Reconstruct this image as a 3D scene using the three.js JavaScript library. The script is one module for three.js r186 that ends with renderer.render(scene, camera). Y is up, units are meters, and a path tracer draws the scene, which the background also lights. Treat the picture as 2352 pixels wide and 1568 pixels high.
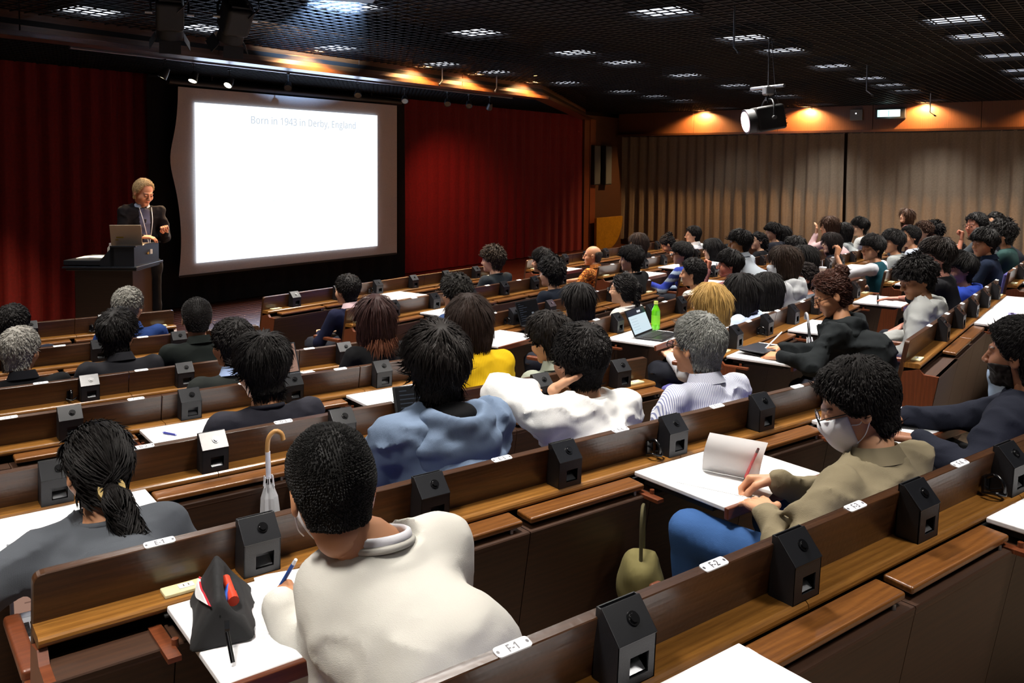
import * as THREE from 'three';
import { mergeGeometries, toCreasedNormals } from 'three/addons/utils/BufferGeometryUtils.js';
import { RoundedBoxGeometry } from 'three/addons/geometries/RoundedBoxGeometry.js';
import { RectAreaLightUniformsLib } from 'three/addons/lights/RectAreaLightUniformsLib.js';

// ---------------------------------------------------------------- camera, exposure
const scene = new THREE.Scene();
scene.background = new THREE.Color(0x000000);
RectAreaLightUniformsLib.init();
const renderer = new THREE.WebGLRenderer();
renderer.toneMapping = THREE.LinearToneMapping;
renderer.toneMappingExposure = 1.0;
renderer.shadowMap.enabled = true;
const EYE = 2.106;
const camera = new THREE.PerspectiveCamera(2 * Math.atan(784 / 1997) * 180 / Math.PI, 1.5, 0.05, 80);
camera.position.set(0, EYE, 0);
camera.up.set(0.0370213, 0.99866959, -0.0358952);
camera.lookAt(0.80249485, EYE - 0.05111586, -0.59446546);
camera.setViewOffset(2352, 1568, 0, 298, 2352, 1568);
camera.updateProjectionMatrix();
scene.add(camera);

// light levels in one place (candela for lamps, nits for glowing faces)
const LV = { fluo: 34, fluoFace: 1.8, screenFace: 1.6, screen: 3.2, wash: 40, stageLamp: 30, follow: 90, projector: 1700 };

// ---------------------------------------------------------------- small helpers
let seed = 12345;
function rnd() { seed = (seed * 1664525 + 1013904223) >>> 0; return seed / 4294967296; }
const rr = (a, b) => a + (b - a) * rnd();
const V = (x, y, z) => new THREE.Vector3(x, y, z);
const taken = {};
function numbered(n) { const k = taken[n] = (taken[n] ?? -1) + 1; return k ? n + '_' + String(k).padStart(3, '0') : n; }
function mesh(name, geo, mat, parent) {
  const m = new THREE.Mesh(geo, mat); m.castShadow = m.receiveShadow = true;
  if (parent) { m.name = name; parent.add(m); } else { m.name = numbered(name); scene.add(m); }
  return m;
}
function thing(name, label, category, pos = [0, 0, 0], turn = 0, group) {
  const o = new THREE.Group(); o.name = numbered(name); scene.add(o);
  o.position.set(...pos); o.rotation.y = turn; o.userData = { label, category };
  if (group) o.userData.group = group;
  return o;
}
function tag(o, label, category, group) { o.userData.label = label; o.userData.category = category; if (group) o.userData.group = group; return o; }
function struct(name, geo, mat) { const m = mesh(name, geo, mat); m.userData.kind = 'structure'; return m; }
function tri(geo) { return geo.index ? geo.toNonIndexed() : geo; }
function merge(list) {
  const l = list.map(g => { g = tri(g); for (const k of Object.keys(g.attributes)) if (!['position', 'normal', 'uv', 'color'].includes(k)) g.deleteAttribute(k); return g; });
  return mergeGeometries(l);
}
// uv in metres, projected along each face's own normal; u runs along x where it can
function uvm(geo) {
  const g = tri(geo), p = g.attributes.position, n = g.attributes.normal, uv = new Float32Array(p.count * 2);
  for (let i = 0; i < p.count; i++) {
    const ax = Math.abs(n.getX(i)), ay = Math.abs(n.getY(i)), az = Math.abs(n.getZ(i)), x = p.getX(i), y = p.getY(i), z = p.getZ(i);
    if (ax > ay && ax > az) { uv[2 * i] = y; uv[2 * i + 1] = z; } else if (ay > az) { uv[2 * i] = x; uv[2 * i + 1] = z; } else { uv[2 * i] = x; uv[2 * i + 1] = y; }
  }
  g.setAttribute('uv', new THREE.BufferAttribute(uv, 2)); return g;
}
function box(w, h, d, x = 0, y = 0, z = 0) { return uvm(new THREE.BoxGeometry(w, h, d)).translate(x, y, z); }
function rbox(w, h, d, r = .006, x = 0, y = 0, z = 0, seg = 2) { return uvm(new RoundedBoxGeometry(w, h, d, seg, r)).translate(x, y, z); }
function cyl(r0, r1, h, x = 0, y = 0, z = 0, seg = 16) { return tri(new THREE.CylinderGeometry(r0, r1, h, seg)).translate(x, y, z); }
function tube(pts, r, seg = 24, rs = 8, closed = false) { return tri(new THREE.TubeGeometry(new THREE.CatmullRomCurve3(pts.map(p => V(...p)), closed, 'centripetal'), seg, r, rs, closed)); }
function bar(a, b, r, seg = 8, r2 = r) {
  const A = V(...a), B = V(...b), d = B.clone().sub(A), g = tri(new THREE.CylinderGeometry(r2, r, d.length(), seg));
  g.applyQuaternion(new THREE.Quaternion().setFromUnitVectors(V(0, 1, 0), d.normalize())); return g.translate((A.x + B.x) / 2, (A.y + B.y) / 2, (A.z + B.z) / 2);
}
// polygon in the (z, y) plane pushed along x from x0 to x1
function prism(pts, x0, x1, bevel = 0) {
  const s = new THREE.Shape(pts.map(([z, y]) => new THREE.Vector2(-z, y)));
  const g = new THREE.ExtrudeGeometry(s, { depth: x1 - x0 - 2 * bevel, bevelEnabled: bevel > 0, bevelSize: bevel, bevelThickness: bevel, bevelOffset: -bevel, bevelSegments: 2, curveSegments: 8 });
  g.translate(0, 0, bevel); g.rotateY(Math.PI / 2); g.translate(x0, 0, 0); return uvm(g);
}
function shapeGeo(pts, depth, bevel = 0) {   // polygon in (x, y) with thickness along z
  const s = new THREE.Shape(pts.map(p => new THREE.Vector2(...p)));
  return uvm(new THREE.ExtrudeGeometry(s, { depth, bevelEnabled: bevel > 0, bevelSize: bevel, bevelThickness: bevel, bevelOffset: -bevel, bevelSegments: 2 }));
}
function rotG(g, rx = 0, ry = 0, rz = 0) { return g.applyMatrix4(new THREE.Matrix4().makeRotationFromEuler(new THREE.Euler(rx, ry, rz))); }

// ---------------------------------------------------------------- noise and textures
const perm = new Uint8Array(512);
{ const a = [...Array(256).keys()]; for (let i = 255; i > 0; i--) { const j = Math.floor(rnd() * (i + 1)); [a[i], a[j]] = [a[j], a[i]]; } for (let i = 0; i < 512; i++) perm[i] = a[i & 255]; }
function vn3(x, y, z) {   // value noise, -1..1
  const X = Math.floor(x), Y = Math.floor(y), Z = Math.floor(z); x -= X; y -= Y; z -= Z;
  const u = x * x * (3 - 2 * x), v = y * y * (3 - 2 * y), w = z * z * (3 - 2 * z);
  const h = (i, j, k) => perm[(perm[(perm[(X + i) & 255] + Y + j) & 255] + Z + k) & 255] / 127.5 - 1;
  const l = (a, b, t) => a + (b - a) * t;
  return l(l(l(h(0, 0, 0), h(1, 0, 0), u), l(h(0, 1, 0), h(1, 1, 0), u), v), l(l(h(0, 0, 1), h(1, 0, 1), u), l(h(0, 1, 1), h(1, 1, 1), u), v), w);
}
// periodic 2D value noise for tiling textures
function pn(x, y, px, py, s = 0) {
  const X = Math.floor(x), Y = Math.floor(y); x -= X; y -= Y; const u = x * x * (3 - 2 * x), v = y * y * (3 - 2 * y);
  const h = (i, j) => perm[(perm[(((X + i) % px + px) % px + s) & 255] + ((Y + j) % py + py) % py) & 255] / 255;
  return (h(0, 0) * (1 - u) + h(1, 0) * u) * (1 - v) + (h(0, 1) * (1 - u) + h(1, 1) * u) * v;
}
function dataTex(w, h, fn, srgb, repU = 1, repV = 1) {
  const d = new Uint8Array(w * h * 4);
  for (let y = 0; y < h; y++) for (let x = 0; x < w; x++) { const c = fn(x / w, y / h), i = (y * w + x) * 4; d[i] = c[0]; d[i + 1] = c[1]; d[i + 2] = c[2]; d[i + 3] = 255; }
  const t = new THREE.DataTexture(d, w, h, THREE.RGBAFormat); t.wrapS = t.wrapT = THREE.RepeatWrapping; t.magFilter = THREE.LinearFilter; t.minFilter = THREE.LinearMipmapLinearFilter; t.generateMipmaps = true;
  if (srgb) t.colorSpace = THREE.SRGBColorSpace; t.repeat.set(repU, repV); t.needsUpdate = true; return t;
}
function lerpC(a, b, t) { return [a[0] + (b[0] - a[0]) * t, a[1] + (b[1] - a[1]) * t, a[2] + (b[2] - a[2]) * t]; }
function woodTex(dark, light, sd, len = 1.2, wid = .3) {   // grain along u
  return dataTex(512, 256, (u, v) => {
    const w = pn(u * 3, v * 5, 3, 5, sd) * .9;
    const ring = .5 + .5 * Math.sin((v * 14 + w * 1.7 + pn(u * 6, v * 20, 6, 20, sd + 3) * .5) * 6.283);
    const fib = pn(u * 14, v * 200, 14, 200, sd + 7), fib2 = pn(u * 40, v * 128, 40, 128, sd + 11);
    return lerpC(dark, light, Math.min(1, Math.max(0, .15 + .3 * ring + .32 * fib + .25 * fib2)));
  }, true, 1 / len, 1 / wid);
}
function speck(dark, light, n, sd, rep = 1) { return dataTex(256, 256, (u, v) => lerpC(dark, light, .45 * pn(u * n, v * n, n, n, sd) + .35 * pn(u * n / 4, v * n / 4, n / 4, n / 4, sd + 5) + .2 * pn(u * 128, v * 128, 128, 128, sd + 9)), true, rep, rep); }
const grainBump = dataTex(256, 256, (u, v) => { const c = 255 * (.6 * pn(u * 8, v * 128, 8, 128, 3) + .4 * pn(u * 64, v * 64, 64, 64, 8)); return [c, c, c]; }, false, 2, 2);
const weaveBump = dataTex(128, 128, (u, v) => { const c = 255 * (.5 * (.5 + .5 * Math.sin(u * 6.283 * 32)) * (.5 + .5 * Math.sin(v * 6.283 * 32)) + .5 * pn(u * 64, v * 64, 64, 64, 2)); return [c, c, c]; }, false, 14, 14);
const std = (o) => new THREE.MeshStandardMaterial(o);
const phys = (o) => new THREE.MeshPhysicalMaterial(o);
const M = {
  panel: phys({ map: woodTex([44, 25, 12], [78, 47, 23], 1), roughness: .34, clearcoat: .35, clearcoatRoughness: .22, bumpMap: grainBump, bumpScale: .0006 }),
  shelf: phys({ map: woodTex([96, 60, 23], [154, 106, 46], 21), roughness: .3, clearcoat: .5, clearcoatRoughness: .12, bumpMap: grainBump, bumpScale: .0005 }),
  flap: phys({ map: woodTex([80, 46, 19], [130, 82, 36], 41), roughness: .3, clearcoat: .5, clearcoatRoughness: .14, bumpMap: grainBump, bumpScale: .0005 }),
  body: phys({ map: woodTex([40, 22, 11], [68, 40, 20], 61), roughness: .55, clearcoat: .12, clearcoatRoughness: .35 }),
  endw: phys({ map: woodTex([78, 36, 17], [116, 60, 30], 81), roughness: .4, clearcoat: .3, clearcoatRoughness: .3 }),
  white: std({ map: speck([222, 222, 226], [240, 240, 242], 64, 5, 2), roughness: .42 }),
  blackPl: std({ color: 0x15161a, roughness: .46, bumpMap: weaveBump, bumpScale: .0003 }),
  boxTop: std({ color: 0x15161a, roughness: .3 }),
  blackGloss: std({ color: 0x0b0b0d, roughness: .2 }),
  blackMatt: std({ color: 0x0a0a0b, roughness: .8 }),
  metal: std({ color: 0x9a9ca0, roughness: .32, metalness: .9 }),
  plate: std({ color: 0xe6e8ee, roughness: .35 }),
  cream: std({ color: 0xd9cfa0, roughness: .5 }),
  creamDark: std({ color: 0x6e674a, roughness: .6 }),
  purple: std({ map: speck([66, 62, 120], [96, 92, 160], 64, 9, 6), roughness: .92, bumpMap: weaveBump, bumpScale: .0008 }),
  paper: std({ color: 0xf2f2f2, roughness: .8, side: THREE.DoubleSide }),
};
// ---------------------------------------------------------------- the room
const XL = -2.6, XR = 20.2, ZF = -11.55, ZB = 4.2, CEIL = 3.5;
// level of each bench line and its distance from the eye, per block
const ROWS = 'ABCDEFG';
const TOP = { A: .90, B: .897, C: .90, D: 1.003, E: 1.094, F: 1.173, G: 1.283 };
const P1 = { G: 1.14, F: 2.185, E: 3.23, D: 4.275, C: 5.32, B: 6.365, A: 7.41 };
const P2 = { A: 6.52, B: 5.44, C: 4.346, D: 3.22, E: 2.13, F: 1.051, G: -.03 };
const next = r => ROWS[ROWS.indexOf(r) + 1];
const tierOf = r => r === 'G' ? .45 : Math.max(0, TOP[next(r)] - .9);      // floor the seats of row r stand on
const TH1 = -16.313 * Math.PI / 180, D1 = V(.95974159, 0, .28088447), N1 = V(.28088447, 0, -.95974159);
function onRow(blk, p, s, y = 0) { return blk === 1 ? V(D1.x * s + N1.x * p, y, D1.z * s + N1.z * p) : V(s, y, -p); }

const carpet = std({ map: speck([92, 76, 60], [138, 118, 96], 64, 31, .9), roughness: .95 });
const stageWood = phys({ map: woodTex([46, 22, 14], [80, 42, 26], 101, 1.4, .5), roughness: .3, clearcoat: .4, clearcoatRoughness: .25 });
const darkWall = std({ map: speck([28, 20, 16], [40, 30, 24], 32, 7, .5), roughness: .8 });
const frieze = phys({ map: woodTex([66, 38, 18], [98, 60, 31], 121, 1.6, .5), roughness: .45, clearcoat: .2, clearcoatRoughness: .4 });
const blackPaint = std({ color: 0x040404, roughness: .85 });
const gridPaint = phys({ color: 0x131315, roughness: .6, specularIntensity: .3 });

struct('floor', box(XR - XL + .4, .2, ZB - ZF + .4, (XL + XR) / 2, -.1, (ZB + ZF) / 2), carpet);
// raised tiers: one slab per seat row, its front edge just behind the bench line before it
for (const r of ['C', 'D', 'E', 'F', 'G']) {
  const y = tierOf(r), y0 = Math.max(0, tierOf(ROWS[ROWS.indexOf(r) - 1])) - .02;
  const q = [];
  // block 1 side: long oblique slab; block 2 side: slab parallel to the stage. Both reach the back of the room.
  const g2 = box(XR - 4.2, y - y0 + .001, 7, (XR + 4.2) / 2, (y + y0) / 2, -P2[r] + .18 + 3.5 + (r === 'G' ? 0 : 0));
  q.push(g2);
  const g1 = box(7.6, y - y0, 7, 0, (y + y0) / 2, 3.5); g1.rotateY(TH1);
  const c = onRow(1, P1[r] - .18, 1.0); g1.translate(c.x, 0, c.z); q.push(g1);
  struct('floor', merge(q), carpet);
}
{
  const st = struct('floor_stage', box(XR - XL, .08, 3.1, (XL + XR) / 2, .04, -10.05), M.body), pg = [0, 1, 2].map(k => rbox(XR - XL, .02, .121, .003).translate(k * .37, 0, 0)), gl = [.9, 1, 1.1].map(k => { const m = stageWood.clone(); m.color.setScalar(k); return m; });
  for (let z = -8.56, i = 0; z > -11.5; z -= .124, i++) mesh('plank', rbox(XR - XL, .02, .121, .003), gl[(i * 7) % 3], st).position.set((XL + XR) / 2, .09, z);
}
struct('wall_front', box(XR - XL + .4, 4.6, .2, (XL + XR) / 2, 2.1, ZF - .1), darkWall);
struct('wall_back', box(XR - XL + .4, 4.6, .2, (XL + XR) / 2, 2.1, ZB + .1), darkWall);
struct('wall_left', box(.2, 4.6, ZB - ZF, XL - .1, 2.1, (ZB + ZF) / 2), darkWall);
struct('wall_right', box(.2, 4.6, ZB - ZF, XR + .1, 2.1, (ZB + ZF) / 2), darkWall);
// wood band above the right curtain, in boards
{
  const w = struct('trim_1', box(.45, .05, 13.4, XR - .225, 2.945, -4.6), M.panel); w.name = 'trim_1';
  for (let z = -11.3, i = 0; z < 2; z += 2.1, i++) mesh('panel', rbox(.03, .62, 2.09, .004, XR - .3, 3.28, z + 1.05), frieze, w);
  const d = struct('trim_2', box(.06, .2, 13.4, XR - .06, .1, -4.6), M.body); d.name = 'trim_2';
  mesh('rail', box(.09, .03, 13.4, XR - .06, .215, -4.6), M.panel, d);
}
// ceiling: a black slab with an open-cell grid of bars hung below it
const FASC = -8.55, BX = 12.4, CX = 18.2, CZ = -11.25;     // the fascia bends back from (BX, FASC) to (CX, CZ)
const backZ = x => x < BX ? FASC : x < CX ? FASC + (CZ - FASC) * (x - BX) / (CX - BX) : ZF + .1, backX = z => BX + (CX - BX) * (FASC - z) / (FASC - CZ);
const slab = struct('ceiling', box(XR - XL + .4, .1, ZB - ZF + .4, (XL + XR) / 2, 4.2, (ZB + ZF) / 2), blackPaint);
{
  const cell = .128, z1 = ZB - .1, unit = new THREE.BoxGeometry(1, 1, 1);
  const put = (x0, x1, za, zb) => { const m = mesh('grid_bar', unit, gridPaint, slab); m.position.set((x0 + x1) / 2, CEIL + .0045, (za + zb) / 2); m.scale.set(x1 - x0, .009, zb - za); };
  for (let z = ZF + .2; z < z1; z += cell) put(z > FASC + .06 ? XL : backX(z) + .05, XR, z - .005, z + .005);
  for (let x = XL + .05; x < XR; x += cell) put(x - .005, x + .005, backZ(x) + .05, z1);
}
// proscenium: wood fascia bent back at its right end, dark soffit with its own mesh over the stage
{
  const f = struct('trim_3', box(BX - XL, .05, .26, (XL + BX) / 2, 3.3, FASC), M.panel); f.name = 'trim_3';
  const n = Math.round((BX - XL) / 2.28), w = (BX - XL) / n;
  for (let i = 0; i < n; i++) mesh('panel', rbox(w - .01, .5, .03, .004, XL + w * (i + .5), 3.56, FASC - .02), frieze, f);
  const L = Math.hypot(CX - BX, CZ - FASC), a = Math.atan2(FASC - CZ, CX - BX);
  const place = g => { g.rotateY(a); return g.translate(BX, 0, FASC); };
  mesh('ledge', place(box(L, .05, .26, L / 2, 3.3, 0)), M.panel, f);
  for (let i = 0; i < 3; i++) mesh('panel', place(rbox(L / 3 - .01, .5, .03, .004, L / 3 * (i + .5), 3.56, -.02)), frieze, f);
  const sh = new THREE.Shape([[XL, -FASC], [BX, -FASC], [CX, -CZ], [CX, -ZF], [XL, -ZF]].map(p => new THREE.Vector2(...p)));
  const sg = new THREE.ExtrudeGeometry(sh, { depth: .05, bevelEnabled: false }); sg.rotateX(-Math.PI / 2); sg.translate(0, 3.4, 0);
  const s = struct('ceiling_stage', uvm(sg), blackPaint);
  const q = []; for (let z = FASC - .2; z > ZF; z -= .09) q.push(box(backX(z) - XL, .02, .005, (XL + backX(z)) / 2, 3.36, z)); for (let x = XL; x < CX; x += .09) { const za = backZ(x) - .1; q.push(box(.005, .02, za - ZF, x, 3.36, (za + ZF) / 2)); }
  const g = mesh('mesh_grid', merge(q), gridPaint, s); g.userData.kind = 'stuff';
}
// fluorescent fittings above the grid, in columns and rows
const LX = [-1.6, .3, 2.4, 4.27, 5.5, 7.31, 9.23, 10.5, 12.45, 14.4, 15.7, 16.95, 19.1], LZ = [-8.1, -5.9, -3.7, -1.6, .6];
{
  const face = std({ color: 0x222222, emissive: 0xeaf0ff, emissiveIntensity: LV.fluoFace }), house = std({ color: 0x3a3c40, roughness: .5 });
  const hg = merge([box(.54, .02, .54, 0, .12, 0), box(.02, .1, .54, -.26, .06, 0), box(.02, .1, .54, .26, .06, 0), box(.5, .1, .02, 0, .06, -.26), box(.5, .1, .02, 0, .06, .26)]);
  const tg = [-.12, .12].map(x => rbox(.21, .03, .46, .01, x, .04, 0));
  const zn = ['row nearest stage', 'second row from stage', 'third row from stage', 'fourth row from stage', 'fifth row from stage', 'rearmost row'];
  LZ.forEach((z, j) => LX.forEach((x, i) => {
    const t = thing('ceiling_light', `fluorescent ceiling light above the grid, ${zn[j]}, ${ordinal(i + 1)} from left`, 'ceiling light', [x, CEIL + .02, z], 0, 'recessed ceiling lights');
    mesh('housing', hg, house, t);
    for (const g of tg) mesh('diffuser', g, face, t);
    const l = new THREE.SpotLight(0xfff8ef, LV.fluo * [.22, 1, 1.05, 1.05, .7][j], 0, .88, 1, 2); l.position.set(0, -.04, 0); l.target.position.set(0, -3, 0); l.castShadow = true; l.shadow.radius = 12; t.add(l, l.target);
  }));
}
function ordinal(n) { return ['', 'first', 'second', 'third', 'fourth', 'fifth', 'sixth', 'seventh', 'eighth', 'ninth', 'tenth', 'eleventh', 'twelfth', 'thirteenth', 'fourteenth', 'fifteenth'][n] || n + 'th'; }
// warm wall washers hidden above the grid
{
  const cup = merge([cyl(.06, .05, .12, 0, .06, 0, 14), cyl(.045, .045, .02, 0, .0, 0, 14)]);
  const glow = std({ color: 0x332211, emissive: 0xffc07a, emissiveIntensity: 6 });
  const put = (x, z, tx, tz, lab) => {
    const t = thing('wall_washer', lab, 'downlight', [x, CEIL + .12, z], 0, 'warm wall washers');
    mesh('cup', cup, M.blackPl, t); mesh('lens', cyl(.042, .042, .006, 0, -.012, 0, 14), glow, t);
    const l = new THREE.SpotLight(0xffc07c, LV.wash, 0, 1.25, .3, 2); l.position.set(0, -.1, 0); l.target.position.set(tx, -1, tz); l.castShadow = true; l.shadow.radius = 1.5; t.add(l, l.target);
  };
  [-8.95, -6.4, -3.95, -1.5, .95].forEach((z, i) => put(XR - .58, z, .2, 0, `warm downlight washing the wood band above the beige curtain, ${ordinal(i + 1)} from the stage`));
  [7.2, 9.15, 10.3, 11.81].forEach((x, i) => put(x, FASC + .28, 0, -.2, `warm downlight washing the wood fascia over the stage, ${ordinal(i + 1)} from the left`));
}
// curtains: a pleated cloth swept along x or z
function curtain(len, h, amp, wl, sd, flare = .3, th = 0) {
  const nx = Math.round(len / wl * 8), ny = 10, pos = [], idx = [], uv = [];
  for (let j = 0; j <= ny; j++) for (let i = 0; i <= nx; i++) {
    const x = len * i / nx, v = j / ny, y = h * (1 - v);
    const ph = x / wl * 6.283 + 1.6 * vn3(x * .7, sd, 0) + .5 * vn3(x * 2, sd, v * .8);
    const a = amp * (.8 + .35 * vn3(x * 1.1, sd + 5, 3)) * (.7 + flare * v);
    const s = Math.sin(ph);
    pos.push(x + .012 * vn3(x * 3, v * 2, sd), y, a * (s * .75 + .35 * Math.sin(2 * ph + 1)) + .02 * vn3(x * .5, v * 1.5, sd + 2)); uv.push(x, y);
  }
  const W = nx + 1; for (let j = 0; j < ny; j++) for (let i = 0; i < nx; i++) { const a = j * W + i; idx.push(a, a + W, a + 1, a + 1, a + W, a + W + 1); }
  const g = new THREE.BufferGeometry(); g.setAttribute('position', new THREE.Float32BufferAttribute(pos, 3)); g.setAttribute('uv', new THREE.Float32BufferAttribute(uv, 2)); g.setIndex(idx); g.computeVertexNormals(); return g;
}
const redCloth = phys({ map: speck([84, 4, 9], [128, 7, 15], 64, 51, 3), roughness: .85, sheen: .6, sheenRoughness: .5, sheenColor: new THREE.Color(0x80101a), side: THREE.DoubleSide, bumpMap: weaveBump, bumpScale: .0006 });
const beigeCloth = std({ map: speck([100, 90, 78], [124, 113, 100], 64, 71, 3), roughness: .92, side: THREE.DoubleSide, bumpMap: weaveBump, bumpScale: .0008 });
{
  const y0 = .11, t = thing('stage_curtain', 'dark red pleated stage curtain hanging behind the lectern, left of the screen', 'curtain', [XL + .1, y0, -11.2]);
  mesh('cloth', curtain(9.6, 3.25, .07, .26, 3), redCloth, t); mesh('hem', box(9.6, .03, .03, 4.8, 3.27, 0), M.blackPl, t);
  const t2 = thing('stage_curtain', 'red pleated stage curtain right of the screen, lit by a soft red glow', 'curtain', [7.1, y0, -11.2]);
  mesh('cloth', curtain(10.9, 3.25, .05, .32, 9), redCloth, t2); mesh('hem', box(10.9, .03, .03, 5.45, 3.27, 0), M.blackPl, t2);
  const bz = [[-11.35, 5.72], [-5.58, 7.2]];
  bz.forEach(([z, len], i) => {
    const b = thing('wall_curtain', i ? 'beige pleated wall curtain right of the dark vertical seam' : 'beige pleated wall curtain between the stage corner and the dark seam', 'curtain', [XR - .1, .24, z], -Math.PI / 2);
    mesh('cloth', curtain(len, 2.68, .055, .27, 13 + i * 4, .6), beigeCloth, b); mesh('rail', box(len, .03, .03, len / 2, 2.68, 0), M.blackPl, b);
  });
}
// ---------------------------------------------------------------- bench desks
const LEAN = .1736;                       // the panels lean back ten degrees
const plateAtlas = (() => {
  const c = document.createElement('canvas'); c.width = 1024; c.height = 512; const x = c.getContext('2d');
  x.fillStyle = '#e6e8ee'; x.fillRect(0, 0, 1024, 512); x.fillStyle = '#4a4a50'; x.font = 'bold 30px sans-serif'; x.textAlign = 'center'; x.textBaseline = 'middle';
  for (let r = 0; r < 7; r++) for (let n = 0; n < 8; n++) { const cx = n * 128 + 64, cy = r * 64 + 32; x.fillText('ABCDEFG'[r] + '-' + (n + 1), cx, cy); for (const s of [-1, 1]) { x.beginPath(); x.arc(cx + s * 52, cy, 5, 0, 7); x.fill(); } }
  const t = new THREE.CanvasTexture(c); t.colorSpace = THREE.SRGBColorSpace; return t;
})();
const plateMat = std({ map: plateAtlas, roughness: .35 });
function plateGeo(r, n) {
  const w = .074, h = .024, sh = new THREE.Shape(); const R = .008;
  sh.moveTo(-w / 2 + R, -h / 2); sh.lineTo(w / 2 - R, -h / 2); sh.quadraticCurveTo(w / 2, -h / 2, w / 2, -h / 2 + R); sh.lineTo(w / 2, h / 2 - R); sh.quadraticCurveTo(w / 2, h / 2, w / 2 - R, h / 2); sh.lineTo(-w / 2 + R, h / 2); sh.quadraticCurveTo(-w / 2, h / 2, -w / 2, h / 2 - R); sh.lineTo(-w / 2, -h / 2 + R); sh.quadraticCurveTo(-w / 2, -h / 2, -w / 2 + R, -h / 2);
  const g = new THREE.ExtrudeGeometry(sh, { depth: .003, bevelEnabled: false, curveSegments: 4 }); const p = g.attributes.position, uv = g.attributes.uv;
  for (let i = 0; i < p.count; i++) uv.setXY(i, ((n % 8) + .5 + p.getX(i) / w * .96) / 8, 1 - (r + .5 - p.getY(i) / h * .5) / 8);
  return rotG(tri(g), -Math.PI / 2 + .25, 0, 0);
}
const plateGeos = {};
// black socket box: wedge-topped housing with a round jack and a recessed window
const boxParts = (() => {
  const w = .098, hb = .088, ht = .138, d = .062, win = [.022, .076, .018, .058];
  const side = [[0, 0], [d, 0], [d, hb], [.012, ht], [0, ht]];
  const front = (() => { const s = new THREE.Shape([[-w / 2, 0], [w / 2, 0], [w / 2, hb], [-w / 2, hb]].map(p => new THREE.Vector2(...p))); const h = new THREE.Path([[-w / 2 + .032, win[2]], [-w / 2 + .032, win[3]], [w / 2 - .018, win[3]], [w / 2 - .018, win[2]]].map(p => new THREE.Vector2(...p))); s.holes.push(h); return uvm(new THREE.ExtrudeGeometry(s, { depth: .003, bevelEnabled: false })).translate(0, 0, d - .003); })();
  const body = merge([prism(side, -w / 2, -w / 2 + .003), prism(side, w / 2 - .003, w / 2), box(w, ht, .003, 0, ht / 2, .0015), box(w, .003, d, 0, .0015, d / 2), front, box(w - .006, .002, d - .006, 0, .012, d / 2), box(w - .006, .05, .002, 0, .036, d - .03)]);
  const ang = Math.atan2(ht - hb, d - .012), L = Math.hypot(ht - hb, d - .012);
  const top = rotG(rbox(w + .001, .004, L + .002, .0015, 0, 0, 0), ang, 0, 0).translate(0, (hb + ht) / 2 + .001, (d + .012) / 2 + .001);
  const jack = rotG(merge([cyl(.0135, .0135, .003, 0, .0035, 0, 20), cyl(.0085, .0095, .006, 0, .006, 0, 16)]), ang, 0, 0).translate(.008, (hb + ht) / 2 + .001, (d + .012) / 2 + .001);
  const ramp = rotG(box(.042, .002, .03), .6, 0, 0).translate(.008, .028, d - .018);
  const screw = merge([cyl(.003, .003, .002), cyl(.003, .003, .002, 0, .075, 0)].map(g => g)); rotG(screw, 0, 0, Math.PI / 2);
  return { body, top, jack, ramp };
})();
const hookGeo = (() => merge([box(.03, .05, .008, 0, .03, .004), tube([[0, .05, .005], [0, .062, .028], [0, .05, .05], [0, .02, .055], [0, .008, .04]], .006, 16, 8), tube([[-.022, .01, .01], [-.026, .02, .045], [0, .012, .06], [.026, .02, .045], [.022, .01, .01]], .004, 18, 6)]))();
const outletG = { base: rbox(.105, .01, .048, .003, 0, .005, 0), inset: box(.036, .003, .024, .004, .0105, 0), slots: merge([-.006, .006].map(x => box(.002, .003, .009, x + .004, .0118, 0))) };
const seatGeo = (() => { return { shell: rbox(.46, .03, .42, .012, 0, -.035, -.21), cushion: rbox(.45, .06, .41, .025, 0, .005, -.21, 3) }; })();
const armGeo = merge([rbox(.042, .03, .32, .01, 0, .62, -.2), box(.03, .3, .05, 0, .46, -.05)]);
const flapCache = {}, panelCache = {};
const cacheG = (c, k, f) => c[k] || (c[k] = f());
const DESK = { z0: .066, z1: .462, dh: .132 };
const BEN = {};    // every bench by block + row
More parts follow.
